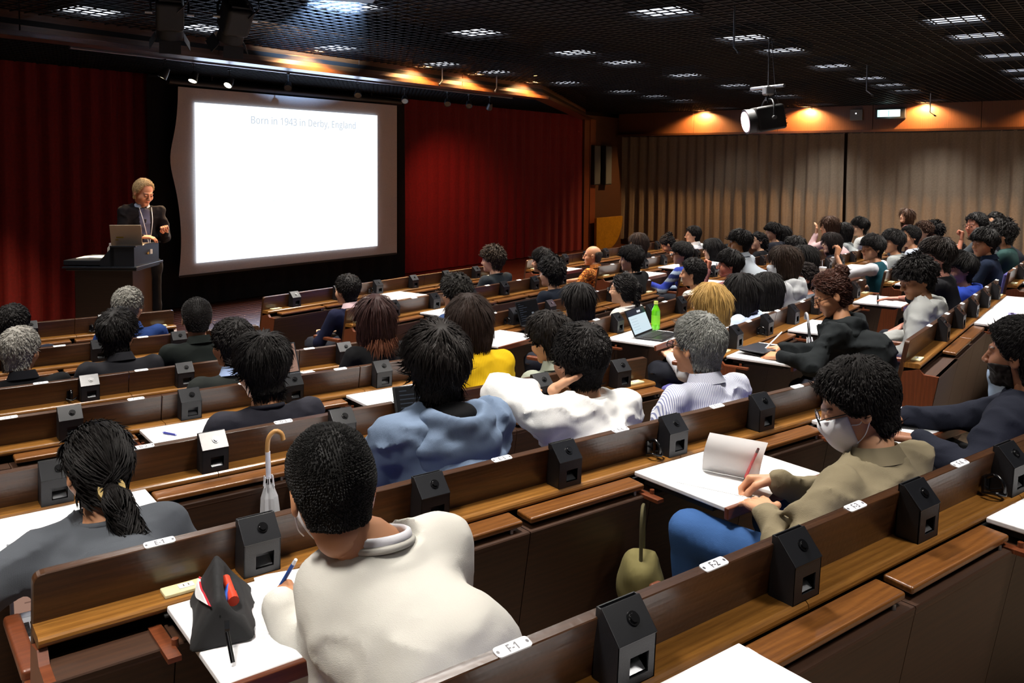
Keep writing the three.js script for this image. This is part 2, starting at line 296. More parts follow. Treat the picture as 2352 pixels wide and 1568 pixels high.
/* local frame: x along the row, y up from the tier the bench stands on, z towards the rear; z = 0 is the rear upper edge of the back panel */
function bench(blk, r, x0, x1, pitch, first, open, label, opt = {}) {
  const base = r === 'A' ? 0 : tierOf(ROWS[ROWS.indexOf(r) - 1]), T = TOP[r] - base;
  const o = onRow(blk, (blk === 1 ? P1 : P2)[r], 0, base);
  const t = thing('bench_desk', label, 'bench', [o.x, base, o.z], blk === 1 ? TH1 : 0, 'bench desks');
  t.userData.pitch = pitch; BEN[blk + r + (opt.key || '')] = { t, T, base, first, pitch, x0, x1 };
  const low = T;
  // back panel units of two seats with a fine joint between them; rounded upper corners at the two ends
  const us = []; { let a = x0, k = first; while (a < x1 - .05) { let b = a + 2 * pitch; if (a === x0 && opt.u0) b = opt.u0; if (x1 - b < pitch * .8) b = x1; us.push([a, Math.min(b, x1)]); a = b; } }
  us.forEach(([a, b], i) => {
    const L = b - a - .003, key = 'p' + L.toFixed(3) + T.toFixed(3) + (i === 0) + (i === us.length - 1);
    const g = cacheG(panelCache, key, () => {
      const s = new THREE.Shape(), R = .025, l0 = i === 0 ? R : .001, l1 = i === us.length - 1 ? R : .001;
      const Hh = T / Math.cos(Math.atan(LEAN)) - .08;
      s.moveTo(0, -Hh); s.lineTo(L, -Hh); s.lineTo(L, -l1); s.quadraticCurveTo(L, 0, L - l1, 0); s.lineTo(l0, 0); s.quadraticCurveTo(0, 0, 0, -l0); s.lineTo(0, -Hh);
      const e = new THREE.ExtrudeGeometry(s, { depth: .021, bevelEnabled: true, bevelSize: .002, bevelThickness: .002, bevelOffset: -.002, bevelSegments: 1, curveSegments: 5 });
      e.translate(0, 0, -.023); e.rotateX(Math.atan(LEAN)); return uvm(e);
    });
    const m = mesh('back_panel', g, M.panel, t); m.position.set(a + .0015, T, 0);
    const gs = cacheG(panelCache, 's' + L.toFixed(3), () => {
      const pr = [[-.03, -.026], [.046, -.026]]; for (let k = 0; k <= 6; k++) { const q = -Math.PI / 2 + Math.PI * k / 6; pr.push([.046 + .013 * Math.cos(q), -.013 + .013 * Math.sin(q)]); } pr.push([-.03, 0]);
      return prism(pr, 0, L);
    });
    const sm = mesh('shelf', gs, M.shelf, t); sm.position.set(a + .0015, T - .12, 0);
  });
  // storage body below the shelf: one leaning rear panel per seat, with a ledge on top
  const bnd = []; for (let k = first; k < x1 - .02; k += pitch) if (k > x0 + .02) bnd.push(k);
  const cuts = [x0, ...bnd.filter(v => v - x0 > .12 && x1 - v > .12), x1];
  for (let i = 0; i + 1 < cuts.length; i++) {
    const L = cuts[i + 1] - cuts[i] - .003;
    const g = cacheG(panelCache, 'm' + L.toFixed(3) + T.toFixed(3), () => { const hb = T - .178, dz = hb * LEAN; return prism([[.15, hb], [.152, hb - .004], [.15 - dz, 0], [.13 - dz, 0], [.13, hb]], 0, L); });
    mesh('modesty_panel', g, M.body, t).position.set(cuts[i] + .0015, 0, 0);
    const gl = cacheG(panelCache, 'l' + L.toFixed(3), () => merge([box(L, .02, .1, L / 2, -.188, .1), box(L, .12, .01, L / 2, -.25, .02)]));
    mesh('ledge', gl, M.body, t).position.set(cuts[i] + .0015, T, 0);
  }
  // folded wooden flaps, or a white desktop swung out over the seat behind
  for (let i = 0; i < bnd.length; i++) {
    const a = bnd[i], b = Math.min(a + pitch, x1); if (b - a < .3) continue;
    const L = b - a;
    if (open.includes(i)) {
      const g = cacheG(flapCache, 'd' + L.toFixed(3), () => ({ top: rbox(L - .008, .016, DESK.z1 - DESK.z0, .004, L / 2, -.008, (DESK.z0 + DESK.z1) / 2), lip: rbox(L - .006, .038, .016, .004, L / 2, -.021, DESK.z1 + .006), under: box(L - .03, .018, .3, L / 2, -.026, DESK.z0 + .19), arm: merge([box(.03, .012, .17, -.02, -.055, .13), cyl(.008, .008, .02, -.004, -.045, .16, 10)]) }));
      const d = mesh('desktop', g.top, M.white, t); d.position.set(a, T - DESK.dh + .008, 0);
      mesh('front_edge', g.lip, M.endw, d); mesh('underside', g.under, M.blackMatt, d); mesh('bracket', g.arm, M.endw, d);
      mesh('gap', cacheG(flapCache, 'gp' + L.toFixed(3), () => box(L, .004, .012, L / 2, 0, .062)), M.blackMatt, t).position.set(a, T - .15, 0);
    } else {
      const g = cacheG(flapCache, 'f' + L.toFixed(3), () => rotG(rbox(L - .03, .02, .076, .007, 0, 0, 0, 3), .06, 0, 0).translate(L / 2, -.152, .098));
      mesh('flap', g, M.flap, t).position.set(a, T, 0);
      mesh('hinge', cacheG(flapCache, 'h', () => merge([cyl(.006, .006, .014, 0, 0, 0, 10), box(.03, .008, .008, .012, 0, -.01)])), M.metal, t).position.set(b - .055, T - .17, .128);
    }
  }
  // socket boxes mid-seat, plates on the boundaries, outlets at the ends
  const rl = ROWS.indexOf(r);
  for (let i = 0; i < bnd.length; i++) {
    const c = bnd[i] + pitch * .47;
    if (c < x1 - .1) {
      const b = mesh('socket_box', boxParts.body, M.blackPl, t); b.position.set(c, T - .119, -.012); b.rotation.x = .05;
      mesh('box_top', boxParts.top, M.boxTop, b); mesh('jack', boxParts.jack, M.blackGloss, b); mesh('window_ramp', boxParts.ramp, M.metal, b);
      if ((opt.hooks || []).includes(i)) { const h = mesh('hook', hookGeo, M.blackGloss, t); h.position.set(c - .095, T - .115, -.008); }
    }
    if (rl > 0 && i < 8) { const pg = cacheG(plateGeos, rl - 1 + '_' + i, () => plateGeo(rl - 1, i)); mesh('name_plate', pg, plateMat, t).position.set(bnd[i] + .01, T + .001, -.0115); }
  }
  const outs = []; if (opt.outL !== false) outs.push(x0 + (opt.outL || .12)); if (opt.outR !== false) outs.push(x1 - .12);
  for (const xo of outs) { const q = mesh('power_outlet', outletG.base, M.cream, t); q.position.set(xo, T - .12, .018); mesh('socket_face', outletG.inset, M.plate, q); mesh('slots', outletG.slots, M.creamDark, q); }
  // end panels
  for (const [e, s] of [[x0, 1], [x1, -1]]) {
    const hb = T - .178;
    const g = prism([[-.03, T - .17], [.05, T - .148], [.075, T - .175], [.149, hb], [.149 - hb * LEAN, 0], [-.03 - T * LEAN, 0]], 0, .022);
    mesh('end_panel', g, M.endw, t).position.x = s > 0 ? e - .001 : e - .021;
  }
  // upholstered back rests, tip-up seats and arm rests for the row in front
  if (r !== 'A') {
    const seatY = .40;
    for (let i = -1; i < bnd.length; i++) {
      const c = (i < 0 ? bnd[0] - pitch : bnd[i]); if (c - pitch / 2 < x0 - .05 || c + pitch / 2 > x1 + .05) continue;
      const z = -(T - seatY) * LEAN - .03;
      const back = mesh('backrest', cacheG(panelCache, 'br' + T.toFixed(2), () => rotG(rbox(.5, .42, .035, .015, 0, -.21, -.02, 3), Math.atan(LEAN), 0, 0)), M.purple, t); back.position.set(c, T - .035, -.03);
      const st = mesh('seat', seatGeo.cushion, M.purple, t); st.position.set(c, seatY, z);
      mesh('seat_shell', seatGeo.shell, M.endw, st);
      if (!(opt.seated || []).some(v => Math.abs(v - c) < .3)) { st.rotation.x = 1.5; st.position.z = z - .045; st.position.y = seatY - .06; }
    }
    for (const e of bnd.map(v => v - pitch / 2)) if (e > x0 && e < x1) mesh('arm_rest', armGeo, M.endw, t).position.set(e, 0, -.06);
  }
  return t;
}
// ---------------------------------------------------------------- the rows of benches
const ordR = { A: 'front row', B: 'second row', C: 'third row', D: 'fourth row', E: 'fifth row', F: 'sixth row', G: 'seventh row' };
const SEATED = { 1: { A: [.84, 1.57], B: [.74, 1.26, 1.73], C: [1.59, 2.45], D: [1.35, 2.41, 2.92], E: [.51, 1.56, 2.21, 2.89], F: [.72, 2.38, 3.4] }, 2: {} };
{
  const first1 = { A: .79, B: .53, C: .26, D: .5, E: .27, F: .57, G: .87 }, end1 = { A: 2.1, B: 2.43, C: 2.75, D: 3.08, E: 3.37, F: 3.74, G: 4.15 };
  const left1 = { A: .3, B: .25, C: .2, D: .1, E: .0, F: .3, G: .55 };
  const open1 = { A: [], B: [], C: [3], D: [1, 3], E: [0, 2], F: [0, 3, 5], G: [0, 3] };
  const hooks1 = { A: [1], B: [0], C: [1], F: [3], G: [3] };
  for (const r of ROWS) bench(1, r, left1[r], end1[r], .525, first1[r], open1[r], `long wooden bench desk of the left block, ${ordR[r]} from the stage`, { hooks: hooks1[r], outL: r === 'F' ? .33 : .12, u0: r === 'F' ? 1.35 : r === 'G' ? 1.64 : undefined, seated: SEATED[1][ROWS[ROWS.indexOf(r) - 1]] });
  const f2 = { A: 5.08, B: 5.3, C: 5.08, D: 5.39, E: 4.98, F: 5.09 }, x2 = { A: 5.0, B: 5.02, C: 5.02, D: 5.05, E: 4.94, F: 5.07 };
  const open2 = { A: [2], B: [1], C: [0], D: [0], E: [0, 2, 5], F: [2, 3, 4] }, hooks2 = { A: [2], B: [2], C: [1, 2], D: [3], E: [1] };
  for (const r of 'ABCDEF') bench(2, r, x2[r], 8.42, .545, f2[r], open2[r], `wooden bench desk of the centre block, ${ordR[r]} from the stage`, { hooks: hooks2[r], seated: 'all' && [5.3, 5.85, 6.4, 6.95, 7.5, 8.05] });
  const open3 = { A: [0], B: [0, 2], C: [0, 2], D: [0, 1, 3], E: [0, 2], F: [0, 1] };
  for (const r of 'ABCDEF') bench(2, r, 9.15, 13.6, .55, 9.2 + (('BDF'.includes(r)) ? .275 : 0), open3[r], `wooden bench desk right of the centre aisle, ${ordR[r]} from the stage`, { key: 'r', hooks: [1], seated: [9.5, 10, 10.6, 11.2, 11.7, 12.3, 12.9, 13.3] });
}
// ---------------------------------------------------------------- people: distance fields meshed with surface nets
function nets(fn, mn, mx, c, colFn) {
  const nx = Math.ceil((mx[0] - mn[0]) / c) + 1, ny = Math.ceil((mx[1] - mn[1]) / c) + 1, nz = Math.ceil((mx[2] - mn[2]) / c) + 1;
  const F = new Float32Array(nx * ny * nz); let q = 0;
  for (let k = 0; k < nz; k++) for (let j = 0; j < ny; j++) for (let i = 0; i < nx; i++) F[q++] = fn(mn[0] + i * c, mn[1] + j * c, mn[2] + k * c);
  const id = new Int32Array(nx * ny * nz).fill(-1), pos = [], col = [], idx = [], sx = 1, sy = nx, sz = nx * ny;
  const co = [0, sx, sy, sx + sy, sz, sx + sz, sy + sz, sx + sy + sz];
  const ed = [[0, 1], [2, 3], [4, 5], [6, 7], [0, 2], [1, 3], [4, 6], [5, 7], [0, 4], [1, 5], [2, 6], [3, 7]];
  for (let k = 0; k < nz - 1; k++) for (let j = 0; j < ny - 1; j++) for (let i = 0; i < nx - 1; i++) {
    const o = i + j * sy + k * sz; let m = 0; for (let a = 0; a < 8; a++) if (F[o + co[a]] < 0) m |= 1 << a;
    if (m === 0 || m === 255) continue;
    let x = 0, y = 0, z = 0, n = 0;
    for (const [a, b] of ed) {
      const fa = F[o + co[a]], fb = F[o + co[b]]; if ((fa < 0) === (fb < 0)) continue;
      const t = fa / (fa - fb); x += (a & 1) + t * ((b & 1) - (a & 1)); y += ((a >> 1) & 1) + t * (((b >> 1) & 1) - ((a >> 1) & 1)); z += (a >> 2) + t * ((b >> 2) - (a >> 2)); n++;
    }
    id[o] = pos.length / 3; const X = mn[0] + (i + x / n) * c, Y = mn[1] + (j + y / n) * c, Z = mn[2] + (k + z / n) * c; pos.push(X, Y, Z);
    if (colFn) col.push(...colFn(X, Y, Z)); else col.push(1, 1, 1);
  }
  for (let k = 1; k < nz - 1; k++) for (let j = 1; j < ny - 1; j++) for (let i = 1; i < nx - 1; i++) {
    const o = i + j * sy + k * sz, f0 = F[o] < 0;
    const quad = (a, b, c2, d, fl) => { if (fl) idx.push(a, b, c2, a, c2, d); else idx.push(a, c2, b, a, d, c2); };
    if (f0 !== F[o + sx] < 0) quad(id[o - sy - sz], id[o - sz], id[o], id[o - sy], f0);
    if (f0 !== F[o + sy] < 0) quad(id[o - sx - sz], id[o - sx], id[o], id[o - sz], f0);
    if (f0 !== F[o + sz] < 0) quad(id[o - sx - sy], id[o - sy], id[o], id[o - sx], f0);
  }
  const g = new THREE.BufferGeometry(); g.setAttribute('position', new THREE.Float32BufferAttribute(pos, 3)); g.setAttribute('color', new THREE.Float32BufferAttribute(col, 3)); g.setIndex(idx); g.computeVertexNormals();
  const uv = new Float32Array(pos.length / 3 * 2); for (let i = 0; i < pos.length / 3; i++) { uv[2 * i] = pos[3 * i] + pos[3 * i + 2] * .35; uv[2 * i + 1] = pos[3 * i + 1] - pos[3 * i + 2] * .35; }
  g.setAttribute('uv', new THREE.BufferAttribute(uv, 2)); return g;
}
const smin = (a, b, k) => { const h = Math.max(k - Math.abs(a - b), 0) / k; return Math.min(a, b) - h * h * k * .25; };
const smax = (a, b, k) => -smin(-a, -b, k);
// tapered capsule; q flattens it front to back
function bone(a, b, ra, rb, q = 1) { const d = [b[0] - a[0], b[1] - a[1], b[2] - a[2]]; return { a, d, l2: d[0] * d[0] + d[1] * d[1] + d[2] * d[2] + 1e-9, ra, rb, q }; }
function dBone(o, x, y, z) {
  const px = x - o.a[0], py = y - o.a[1], pz = z - o.a[2]; let t = (px * o.d[0] + py * o.d[1] + pz * o.d[2]) / o.l2; t = t < 0 ? 0 : t > 1 ? 1 : t;
  const vx = px - t * o.d[0], vy = py - t * o.d[1], vz = (pz - t * o.d[2]) * o.q;
  return (Math.sqrt(vx * vx + vy * vy + vz * vz) - (o.ra + t * (o.rb - o.ra))) * (o.q > 1 ? .8 : 1);
}
function field(bones, k, grow = 0) { return (x, y, z) => { let d = 1e3; for (const b of bones) { const e = dBone(b, x, y, z); if (e < d + k) d = d > 100 ? e : smin(d, e, k); } return d - grow; }; }
function bounds(bones, m) {
  const mn = [1e9, 1e9, 1e9], mx = [-1e9, -1e9, -1e9];
  for (const b of bones) for (let i = 0; i < 3; i++) { const e = b.a[i] + b.d[i]; mn[i] = Math.min(mn[i], b.a[i] - b.ra, e - b.rb); mx[i] = Math.max(mx[i], b.a[i] + b.ra, e + b.rb); }
  return [mn.map(v => v - m), mx.map(v => v + m)];
}
const ell = (x, y, z, cx, cy, cz, rx, ry, rz) => { const a = (x - cx) / rx, b = (y - cy) / ry, c = (z - cz) / rz, k = Math.sqrt(a * a + b * b + c * c); return (k - 1) * Math.min(rx, ry, rz) * (k < 1 ? 1 : 1.15); };
const sph = (x, y, z, cx, cy, cz, r) => Math.hypot(x - cx, y - cy, z - cz) - r;
// head: centre between the ears, facing -z
function headField(x, y, z, v) {
  const ax = Math.abs(x);
  let d = ell(x, y, z, 0, .03, .015, .075, .089, .096);
  d = smin(d, ell(ax, y, z, 0, -.042, -.024, v.jaw, .07, .064), .03);
  d = smin(d, sph(ax, y, z, .012, -.096, -.066, .016), .03);
  d = smin(d, sph(ax, y, z, .04, -.03, -.054, .026), .025);
  d = smin(d, dBone(v.brow, ax, y, z), .014);
  d = smax(d, -sph(ax, y, z, .032, .001, -.106, .0155), .012);
  d = smin(d, sph(ax, y, z, .031, .0, -.0815, .0118), .004);
  d = smin(d, dBone(v.nose, ax, y, z), .012); d = smin(d, sph(ax, y, z, .011, -.034, -.0985, .008), .008);
  d = smin(d, dBone(v.lip, ax, y, z), .009);
  d = smax(d, -dBone(v.mouth, ax, y, z), .003);
  let e = ell(ax, y, z, .0795, -.006, .014, .0085, .031, .019); e = smax(e, -ell(ax, y, z, .089, -.002, .01, .007, .02, .011), .004);
  d = smin(d, e, .006);
  d = smin(d, dBone(v.neck, x, y, z), .022);
  return d;
}
const headV = {};
for (const k of ['m', 'f']) headV[k] = { jaw: k === 'm' ? .06 : .055, brow: bone([.008, .02, -.085], [.042, .018, -.075], k === 'm' ? .0095 : .007, .007), nose: bone([0, .006, -.09], [0, -.03, -.108], .007, k === 'm' ? .0115 : .0095), lip: bone([0, -.06, -.0875], [.019, -.061, -.08], .0075, .0045), mouth: bone([0, -.0605, -.0965], [.022, -.0615, -.088], .0022, .002), neck: bone([0, -.05, .02], [0, -.082, .024], k === 'm' ? .052 : .046, k === 'm' ? .05 : .044) };
function headCol(x, y, z) {
  const ax = Math.abs(x);
  if (z < -.07 && Math.hypot(ax - .031, (y - .0) * 1.35) < .0105) return Math.hypot(ax - .031, y) < .0058 ? [.05, .04, .035] : [1.1, 1.12, 1.15];
  if (z < -.06 && Math.abs(y - .0225 - (.03 - ax) * -.06) < .0042 && ax > .011 && ax < .047) return [.16, .13, .11];
  if (z < -.075 && Math.abs(y + .061) < .0075 && ax < .0215) return [.86, .6, .56];
  return [1, 1, 1];
}
const cache = {};
const cached = (k, f) => cache[k] || (cache[k] = f());
const headGeo = (v, c) => cached('head' + v + c, () => nets((x, y, z) => headField(x, y, z, headV[v]), [-.11, -.2, -.13], [.11, .14, .135], c, headCol));

// hair styles; each gives a field in head space, a flow for the locks, and lock sizes
function ramp(y, pts) { if (y >= pts[0][0]) return pts[0][1]; for (let i = 1; i < pts.length; i++) if (y >= pts[i][0]) { const t = (y - pts[i][0]) / (pts[i - 1][0] - pts[i][0]); return pts[i][1] + t * (pts[i - 1][1] - pts[i][1]); } return pts[pts.length - 1][1]; }
const crani = (x, y, z, t) => ell(x, y, z, 0, .03 + t * .25, .017, .077 + t, .09 + t, .098 + t);
const shell = (t, front, nape) => (x, y, z) => { const q = Math.min(1, Math.max(0, (y + .05) / .11)); const tt = t * (.42 + .58 * q * q * (3 - 2 * q)); let d = smin(crani(x, y, z, tt), dBone(NAPE, x, y, z) - tt * .5, .03); d = smax(d, ramp(y, front) - z, .012); return smax(d, nape - y, .012); };
const NAPE = bone([0, .01, .036], [0, -.1, .034], .066, .057);
const FR = { short: [[.14, -.2], [.092, -.098], [.082, -.07], [.04, -.045], [.0, -.022], [-.012, .012], [-.1, .03]], med: [[.14, -.2], [.05, -.14], [.036, -.1], [.03, -.055], [.012, -.036], [-.008, -.02], [-.02, .022], [-.1, .036]], back: [[.14, -.2], [.095, -.095], [.085, -.065], [.03, -.03], [.0, -.008], [-.03, .012], [-.1, .02]] };
const bald = (x, y, z) => smax(shell(.007, FR.short, -.07)(x, y, z), smax(y - .055, -(z - .075) * .5 - .02, .02), .02);
const HAIR = {
  buzz: { f: shell(.009, FR.short, -.066), L: .008, w: .0013, out: .5, n: 18000 },
  short: { f: shell(.018, FR.short, -.082), L: .034, w: .0026, out: .1, n: 5200 },
  medium: { f: shell(.026, FR.med, -.092), L: .06, w: .003, out: .05, n: 5200 },
  curly: { f: (x, y, z) => shell(.036, FR.med, -.085)(x, y, z) + .011 * vn3(x * 60, y * 60, z * 60), L: .03, w: .0035, out: .4, n: 4200 },
  bob: { f: (x, y, z) => { let d = crani(x, y, z, .03); d = smin(d, ell(x, y, z, 0, -.03, .03, .108, .115, .108), .03); d = smax(d, -ell(x, y, z, 0, -.05, -.11, .068, .115, .1), .02); return smax(d, -.125 - y, .02); }, L: .08, w: .0026, out: -.02, n: 5200, down: 1 },
  long: { f: (x, y, z) => { let d = crani(x, y, z, .028); d = smin(d, ell(x, y, z, 0, -.04, .035, .104, .13, .1), .03); d = smin(d, dBone(LB, x, y, z), .04); d = smax(d, -ell(x, y, z, 0, -.06, -.12, .066, .13, .105), .02); return d; }, L: .1, w: .0026, out: -.02, n: 6000, down: 1, low: -.42 },
  pony: { f: (x, y, z) => smin(smin(shell(.013, FR.back, -.08)(x, y, z), dBone(PT0, x, y, z), .02), dBone(PT, x, y, z), .012), L: .05, w: .004, out: .02, n: 3000, low: -.33, back: 1 },
  ponylow: { f: (x, y, z) => smin(smin(shell(.014, FR.back, -.085)(x, y, z), dBone(PL0, x, y, z), .02), dBone(PL, x, y, z), .01), L: .06, w: .004, out: .02, n: 4200, low: -.33, back: 1 },
  bun: { f: (x, y, z) => smin(shell(.016, FR.back, -.08)(x, y, z), ell(x, y, z, 0, .1, .105, .045, .042, .045), .014) + .003 * vn3(x * 50, y * 50, z * 50), L: .03, w: .004, out: .12, n: 2600, back: 1 },
  bald: { f: bald, L: .01, w: .0025, out: .2, n: 2500 },
  thin: { f: shell(.01, [[.14, -.06], [.1, -.05], [.08, -.045], [.03, -.03], [.0, -.008], [-.02, .012], [-.1, .02]], -.075), L: .025, w: .003, out: .1, n: 2400 },
};
const LB = bone([0, -.02, .06], [0, -.3, .085], .1, .085, 2), PT0 = bone([0, .045, .095], [0, .04, .125], .03, .024), PT = bone([0, .03, .125], [0, -.22, .115], .03, .014), PL0 = bone([.0, -.045, .09], [.0, -.06, .118], .034, .022), PL = bone([.006, -.07, .128], [.034, -.17, .15], .032, .034);
function hairGeo(style, lod, sd = 0) {
  return cached('hair' + style + lod + sd, () => {
    const H = HAIR[style], c = [.0055, .0085, .0115][lod], low = H.low || -.15;
    const wob = (x, y, z) => H.f(x, y, z) + .0022 * vn3(x * 45 + sd * 9, y * 22, z * 45) + .005 * vn3(x * 14 + sd * 5, y * 12, z * 14);
    const tone = (x, y, z) => { const t = 1 + .16 * vn3(x * 90, y * 18 + sd, z * 90); return [t, t, t]; };
    const g = nets(wob, [-.15, low, -.17], [.15, .19, .19], c, tone);
    const n = Math.round(H.n * [.85, .3, .12][lod]), P = g.attributes.position, N = g.attributes.normal, pos = [], col = [];
    const A = V(0, 0, 0), n0 = V(0, 0, 0), f = V(0, 0, 0), s = V(0, 0, 0);
    for (let k = 0; k < n; k++) {
      const i = Math.floor(rnd() * P.count); A.fromBufferAttribute(P, i); n0.fromBufferAttribute(N, i);
      if (A.z < ramp(A.y, FR.med) - .012 && !H.down && A.y < .05) continue;
      if (H.down) f.set(A.x * .6, -1, .05); else if (H.back) f.set(-A.x * 2.2, -.35, .5); else f.set(A.x, A.y - .125, A.z - .055).normalize().add(V(rr(-.3, .3), rr(-.2, .1), rr(-.3, .3)));
      f.addScaledVector(n0, -f.dot(n0)).normalize().addScaledVector(n0, H.out + rr(-.04, .06)).normalize();
      s.crossVectors(f, n0).normalize();
      const L = H.L * rr(.6, 1.3) * (lod === 2 ? 1.1 : 1), w = H.w * rr(.6, 1.3) * [1, 1.5, 2.4][lod], t = 1 + rr(-.16, .18) * (H.down ? .6 : 1);
      const b = A.clone().addScaledVector(n0, -.003), m = b.clone().addScaledVector(f, L * .5).addScaledVector(n0, .003 + w * .3), e = b.clone().addScaledVector(f, L).addScaledVector(n0, (H.out > .2 ? 0 : -.004)); if (H.down) e.y -= .006;
      if (!H.down && !H.back && H.L > .02 && e.z < ramp(e.y, FR.med) + .004 && e.y < .045) continue;
      const q = [b.clone().addScaledVector(s, w), b.clone().addScaledVector(s, -w), m.clone().addScaledVector(s, w * .8), m.clone().addScaledVector(s, -w * .8), m.clone().addScaledVector(n0, w * .7)];
      const T = (a, b2, c2) => { pos.push(a.x, a.y, a.z, b2.x, b2.y, b2.z, c2.x, c2.y, c2.z); for (let r = 0; r < 3; r++) col.push(t, t, t); };
      T(q[0], q[4], q[1]); T(q[0], q[2], q[4]); T(q[1], q[4], q[3]); T(q[2], e, q[4]); T(q[4], e, q[3]);
    }
    const lg = new THREE.BufferGeometry(); lg.setAttribute('position', new THREE.Float32BufferAttribute(pos, 3)); lg.setAttribute('color', new THREE.Float32BufferAttribute(col, 3)); lg.setAttribute('uv', new THREE.BufferAttribute(new Float32Array(pos.length / 3 * 2), 2)); lg.computeVertexNormals();
    return merge([g, lg]);
  });
}
// right hand: wrist at the origin, fingers along -z, palm down; mirrored for the left
function handGeo(pose, left, c) {
  return cached('hand' + pose + left + c, () => {
    const m = left ? -1 : 1, B = [];
    const curl = { flat: [.12, .18, .12], rest: [.35, .45, .3], grip: [.85, .75, .45], fist: [1.3, 1.4, .9] }[pose];
    const xs = [-.028, -.009, .011, .029], ln = [[.042, .026, .02], [.047, .03, .021], [.043, .028, .02], [.033, .021, .018]];
    B.push(bone([0, 0, .012], [0, 0, 0], .022, .022));
    xs.forEach((x, i) => {
      B.push(bone([x * .55 * m, 0, -.012], [x * m, .003 - Math.abs(i - 1.4) * .002, -.085], .0155, .0125));
      let p = [x * m, .002 - Math.abs(i - 1.4) * .002, -.088], a = 0; const sp = (i - 1.5) * (pose === 'flat' ? .09 : .03) * m;
      ln[i].forEach((l, j) => { a += curl[j] * (pose === 'grip' && i > 1 ? 1.25 : 1); const q = [p[0] + Math.sin(sp) * l, p[1] - Math.sin(a) * l, p[2] - Math.cos(a) * l]; B.push(bone(p, q, .0096 - j * .0008 - (i === 3 ? .001 : 0), .0088 - j * .0009 - (i === 3 ? .001 : 0))); p = q; });
    });
    const th = pose === 'grip' ? [[-.02, -.006, -.025], [-.042, -.024, -.06], [-.034, -.045, -.088], [-.024, -.058, -.108]] : pose === 'fist' ? [[-.02, -.006, -.025], [-.038, -.024, -.06], [-.025, -.042, -.085], [-.004, -.05, -.096]] : [[-.02, -.004, -.022], [-.044, -.01, -.05], [-.058, -.016, -.078], [-.062, -.02, -.102]];
    for (let j = 0; j < 3; j++) B.push(bone([th[j][0] * m, th[j][1], th[j][2]], [th[j + 1][0] * m, th[j + 1][1], th[j + 1][2]], [.015, .0115, .0105][j], [.0115, .0105, .008][j]));
    const [a, b] = bounds(B, .008); return nets(field(B, .006), a, b, c, (x, y, z) => z < -.07 ? [1, .93, .9] : [1, 1, 1]);
  });
}
const skinMats = {}, hairMats = {}, clothMats = {};
const skin = c => skinMats[c] || (skinMats[c] = phys({ color: c, roughness: .52, vertexColors: true, sheen: .15, sheenRoughness: .6, sheenColor: new THREE.Color(0xffb090) }));
const hairM = c => hairMats[c] || (hairMats[c] = phys({ color: c, roughness: .62, specularIntensity: .4, vertexColors: true }));
const cloth = (c, o = {}) => { const k = c + JSON.stringify(o.k || ''); return clothMats[k] || (clothMats[k] = phys({ color: o.map ? 0xffffff : c, map: o.map || null, roughness: o.rough || .9, vertexColors: true, bumpMap: weaveBump, bumpScale: o.bump || .0004, specularIntensity: .35 })); };
function ik(S, W, l1, l2, pole) {
  const s = V(...S), w = V(...W), d = w.clone().sub(s); let L = d.length(); if (L > (l1 + l2) * .985) { L = (l1 + l2) * .985; d.setLength(L); w.copy(s).add(d); }
  const a = (l1 * l1 - l2 * l2 + L * L) / (2 * L), h = Math.sqrt(Math.max(0, l1 * l1 - a * a)), n = d.clone().normalize(), p = V(...pole); p.addScaledVector(n, -p.dot(n)).normalize();
  const e = s.clone().addScaledVector(n, a).addScaledVector(p, h); return [[e.x, e.y, e.z], [w.x, w.y, w.z]];
}
const glassesG = {};
function glassesGeo(kind) {
  return cached('glasses' + kind, () => {
    const q = []; for (const s of [-1, 1]) { const r = kind === 'round' ? .021 : .0195, t = tri(new THREE.TorusGeometry(r, kind === 'thick' ? .0026 : .0016, 6, 24)); if (kind !== 'round') t.scale(1.15, .82, 1); t.rotateY(s * -.12); q.push(t.translate(s * .0325, -.001, -.112)); q.push(bar([s * .055, .004, -.108], [s * .082, .006, .0], .0016, 5)); q.push(bar([s * .082, .006, .0], [s * .081, -.012, .02], .0016, 5)); }
    q.push(tube([[-.011, .003, -.113], [0, .006, -.116], [.011, .003, -.113]], .0014, 8, 5)); return merge(q);
  });
}
const lensGeo = cached('lens', () => merge([-1, 1].map(s => { const g = tri(new THREE.CircleGeometry(.0195, 20)); g.scale(1.1, .85, 1); g.rotateY(Math.PI + s * -.12); return g.translate(s * .0325, -.001, -.112); })));
const lensM = phys({ color: 0xffffff, transmission: 1, roughness: .02, thickness: 0, ior: 1.5, side: THREE.DoubleSide });
const maskGeo = lod => cached('mask' + lod, () => {
  const f = (x, y, z) => { let d = headField(x, y, z, headV.m) - .005; d = smin(d, ell(x, y, z, 0, -.052, -.085, .045, .05, .03), .02); d = smax(d, z + .03, .006); d = smax(d, y + .012 - Math.abs(x) * .15, .004); return smax(d, -.118 - y, .004); };
  const loops = []; for (const s of [-1, 1]) for (const y of [-.03, -.085]) loops.push(tube([[s * .062, y, -.035], [s * .0755, y * .6 - .012, -.005], [s * .0815, y < -.05 ? -.03 : .01, .02]], .0016, 8, 5));
  const g = nets((x, y, z) => f(x, y, z), [-.09, -.13, -.14], [.09, .01, -.02], [.0035, .005, .007][lod]);
  return merge([g, ...loops.map(l => { l.setAttribute('color', new THREE.BufferAttribute(new Float32Array(l.attributes.position.count * 3).fill(1), 3)); return l; })]);
});
const maskM = std({ color: 0xe9ecf2, roughness: .85, vertexColors: true });
const fill1 = g => { if (!g.attributes.color) g.setAttribute('color', new THREE.BufferAttribute(new Float32Array(g.attributes.position.count * 3).fill(1), 3)); if (!g.attributes.uv) g.setAttribute('uv', new THREE.BufferAttribute(new Float32Array(g.attributes.position.count * 2), 2)); return g; };

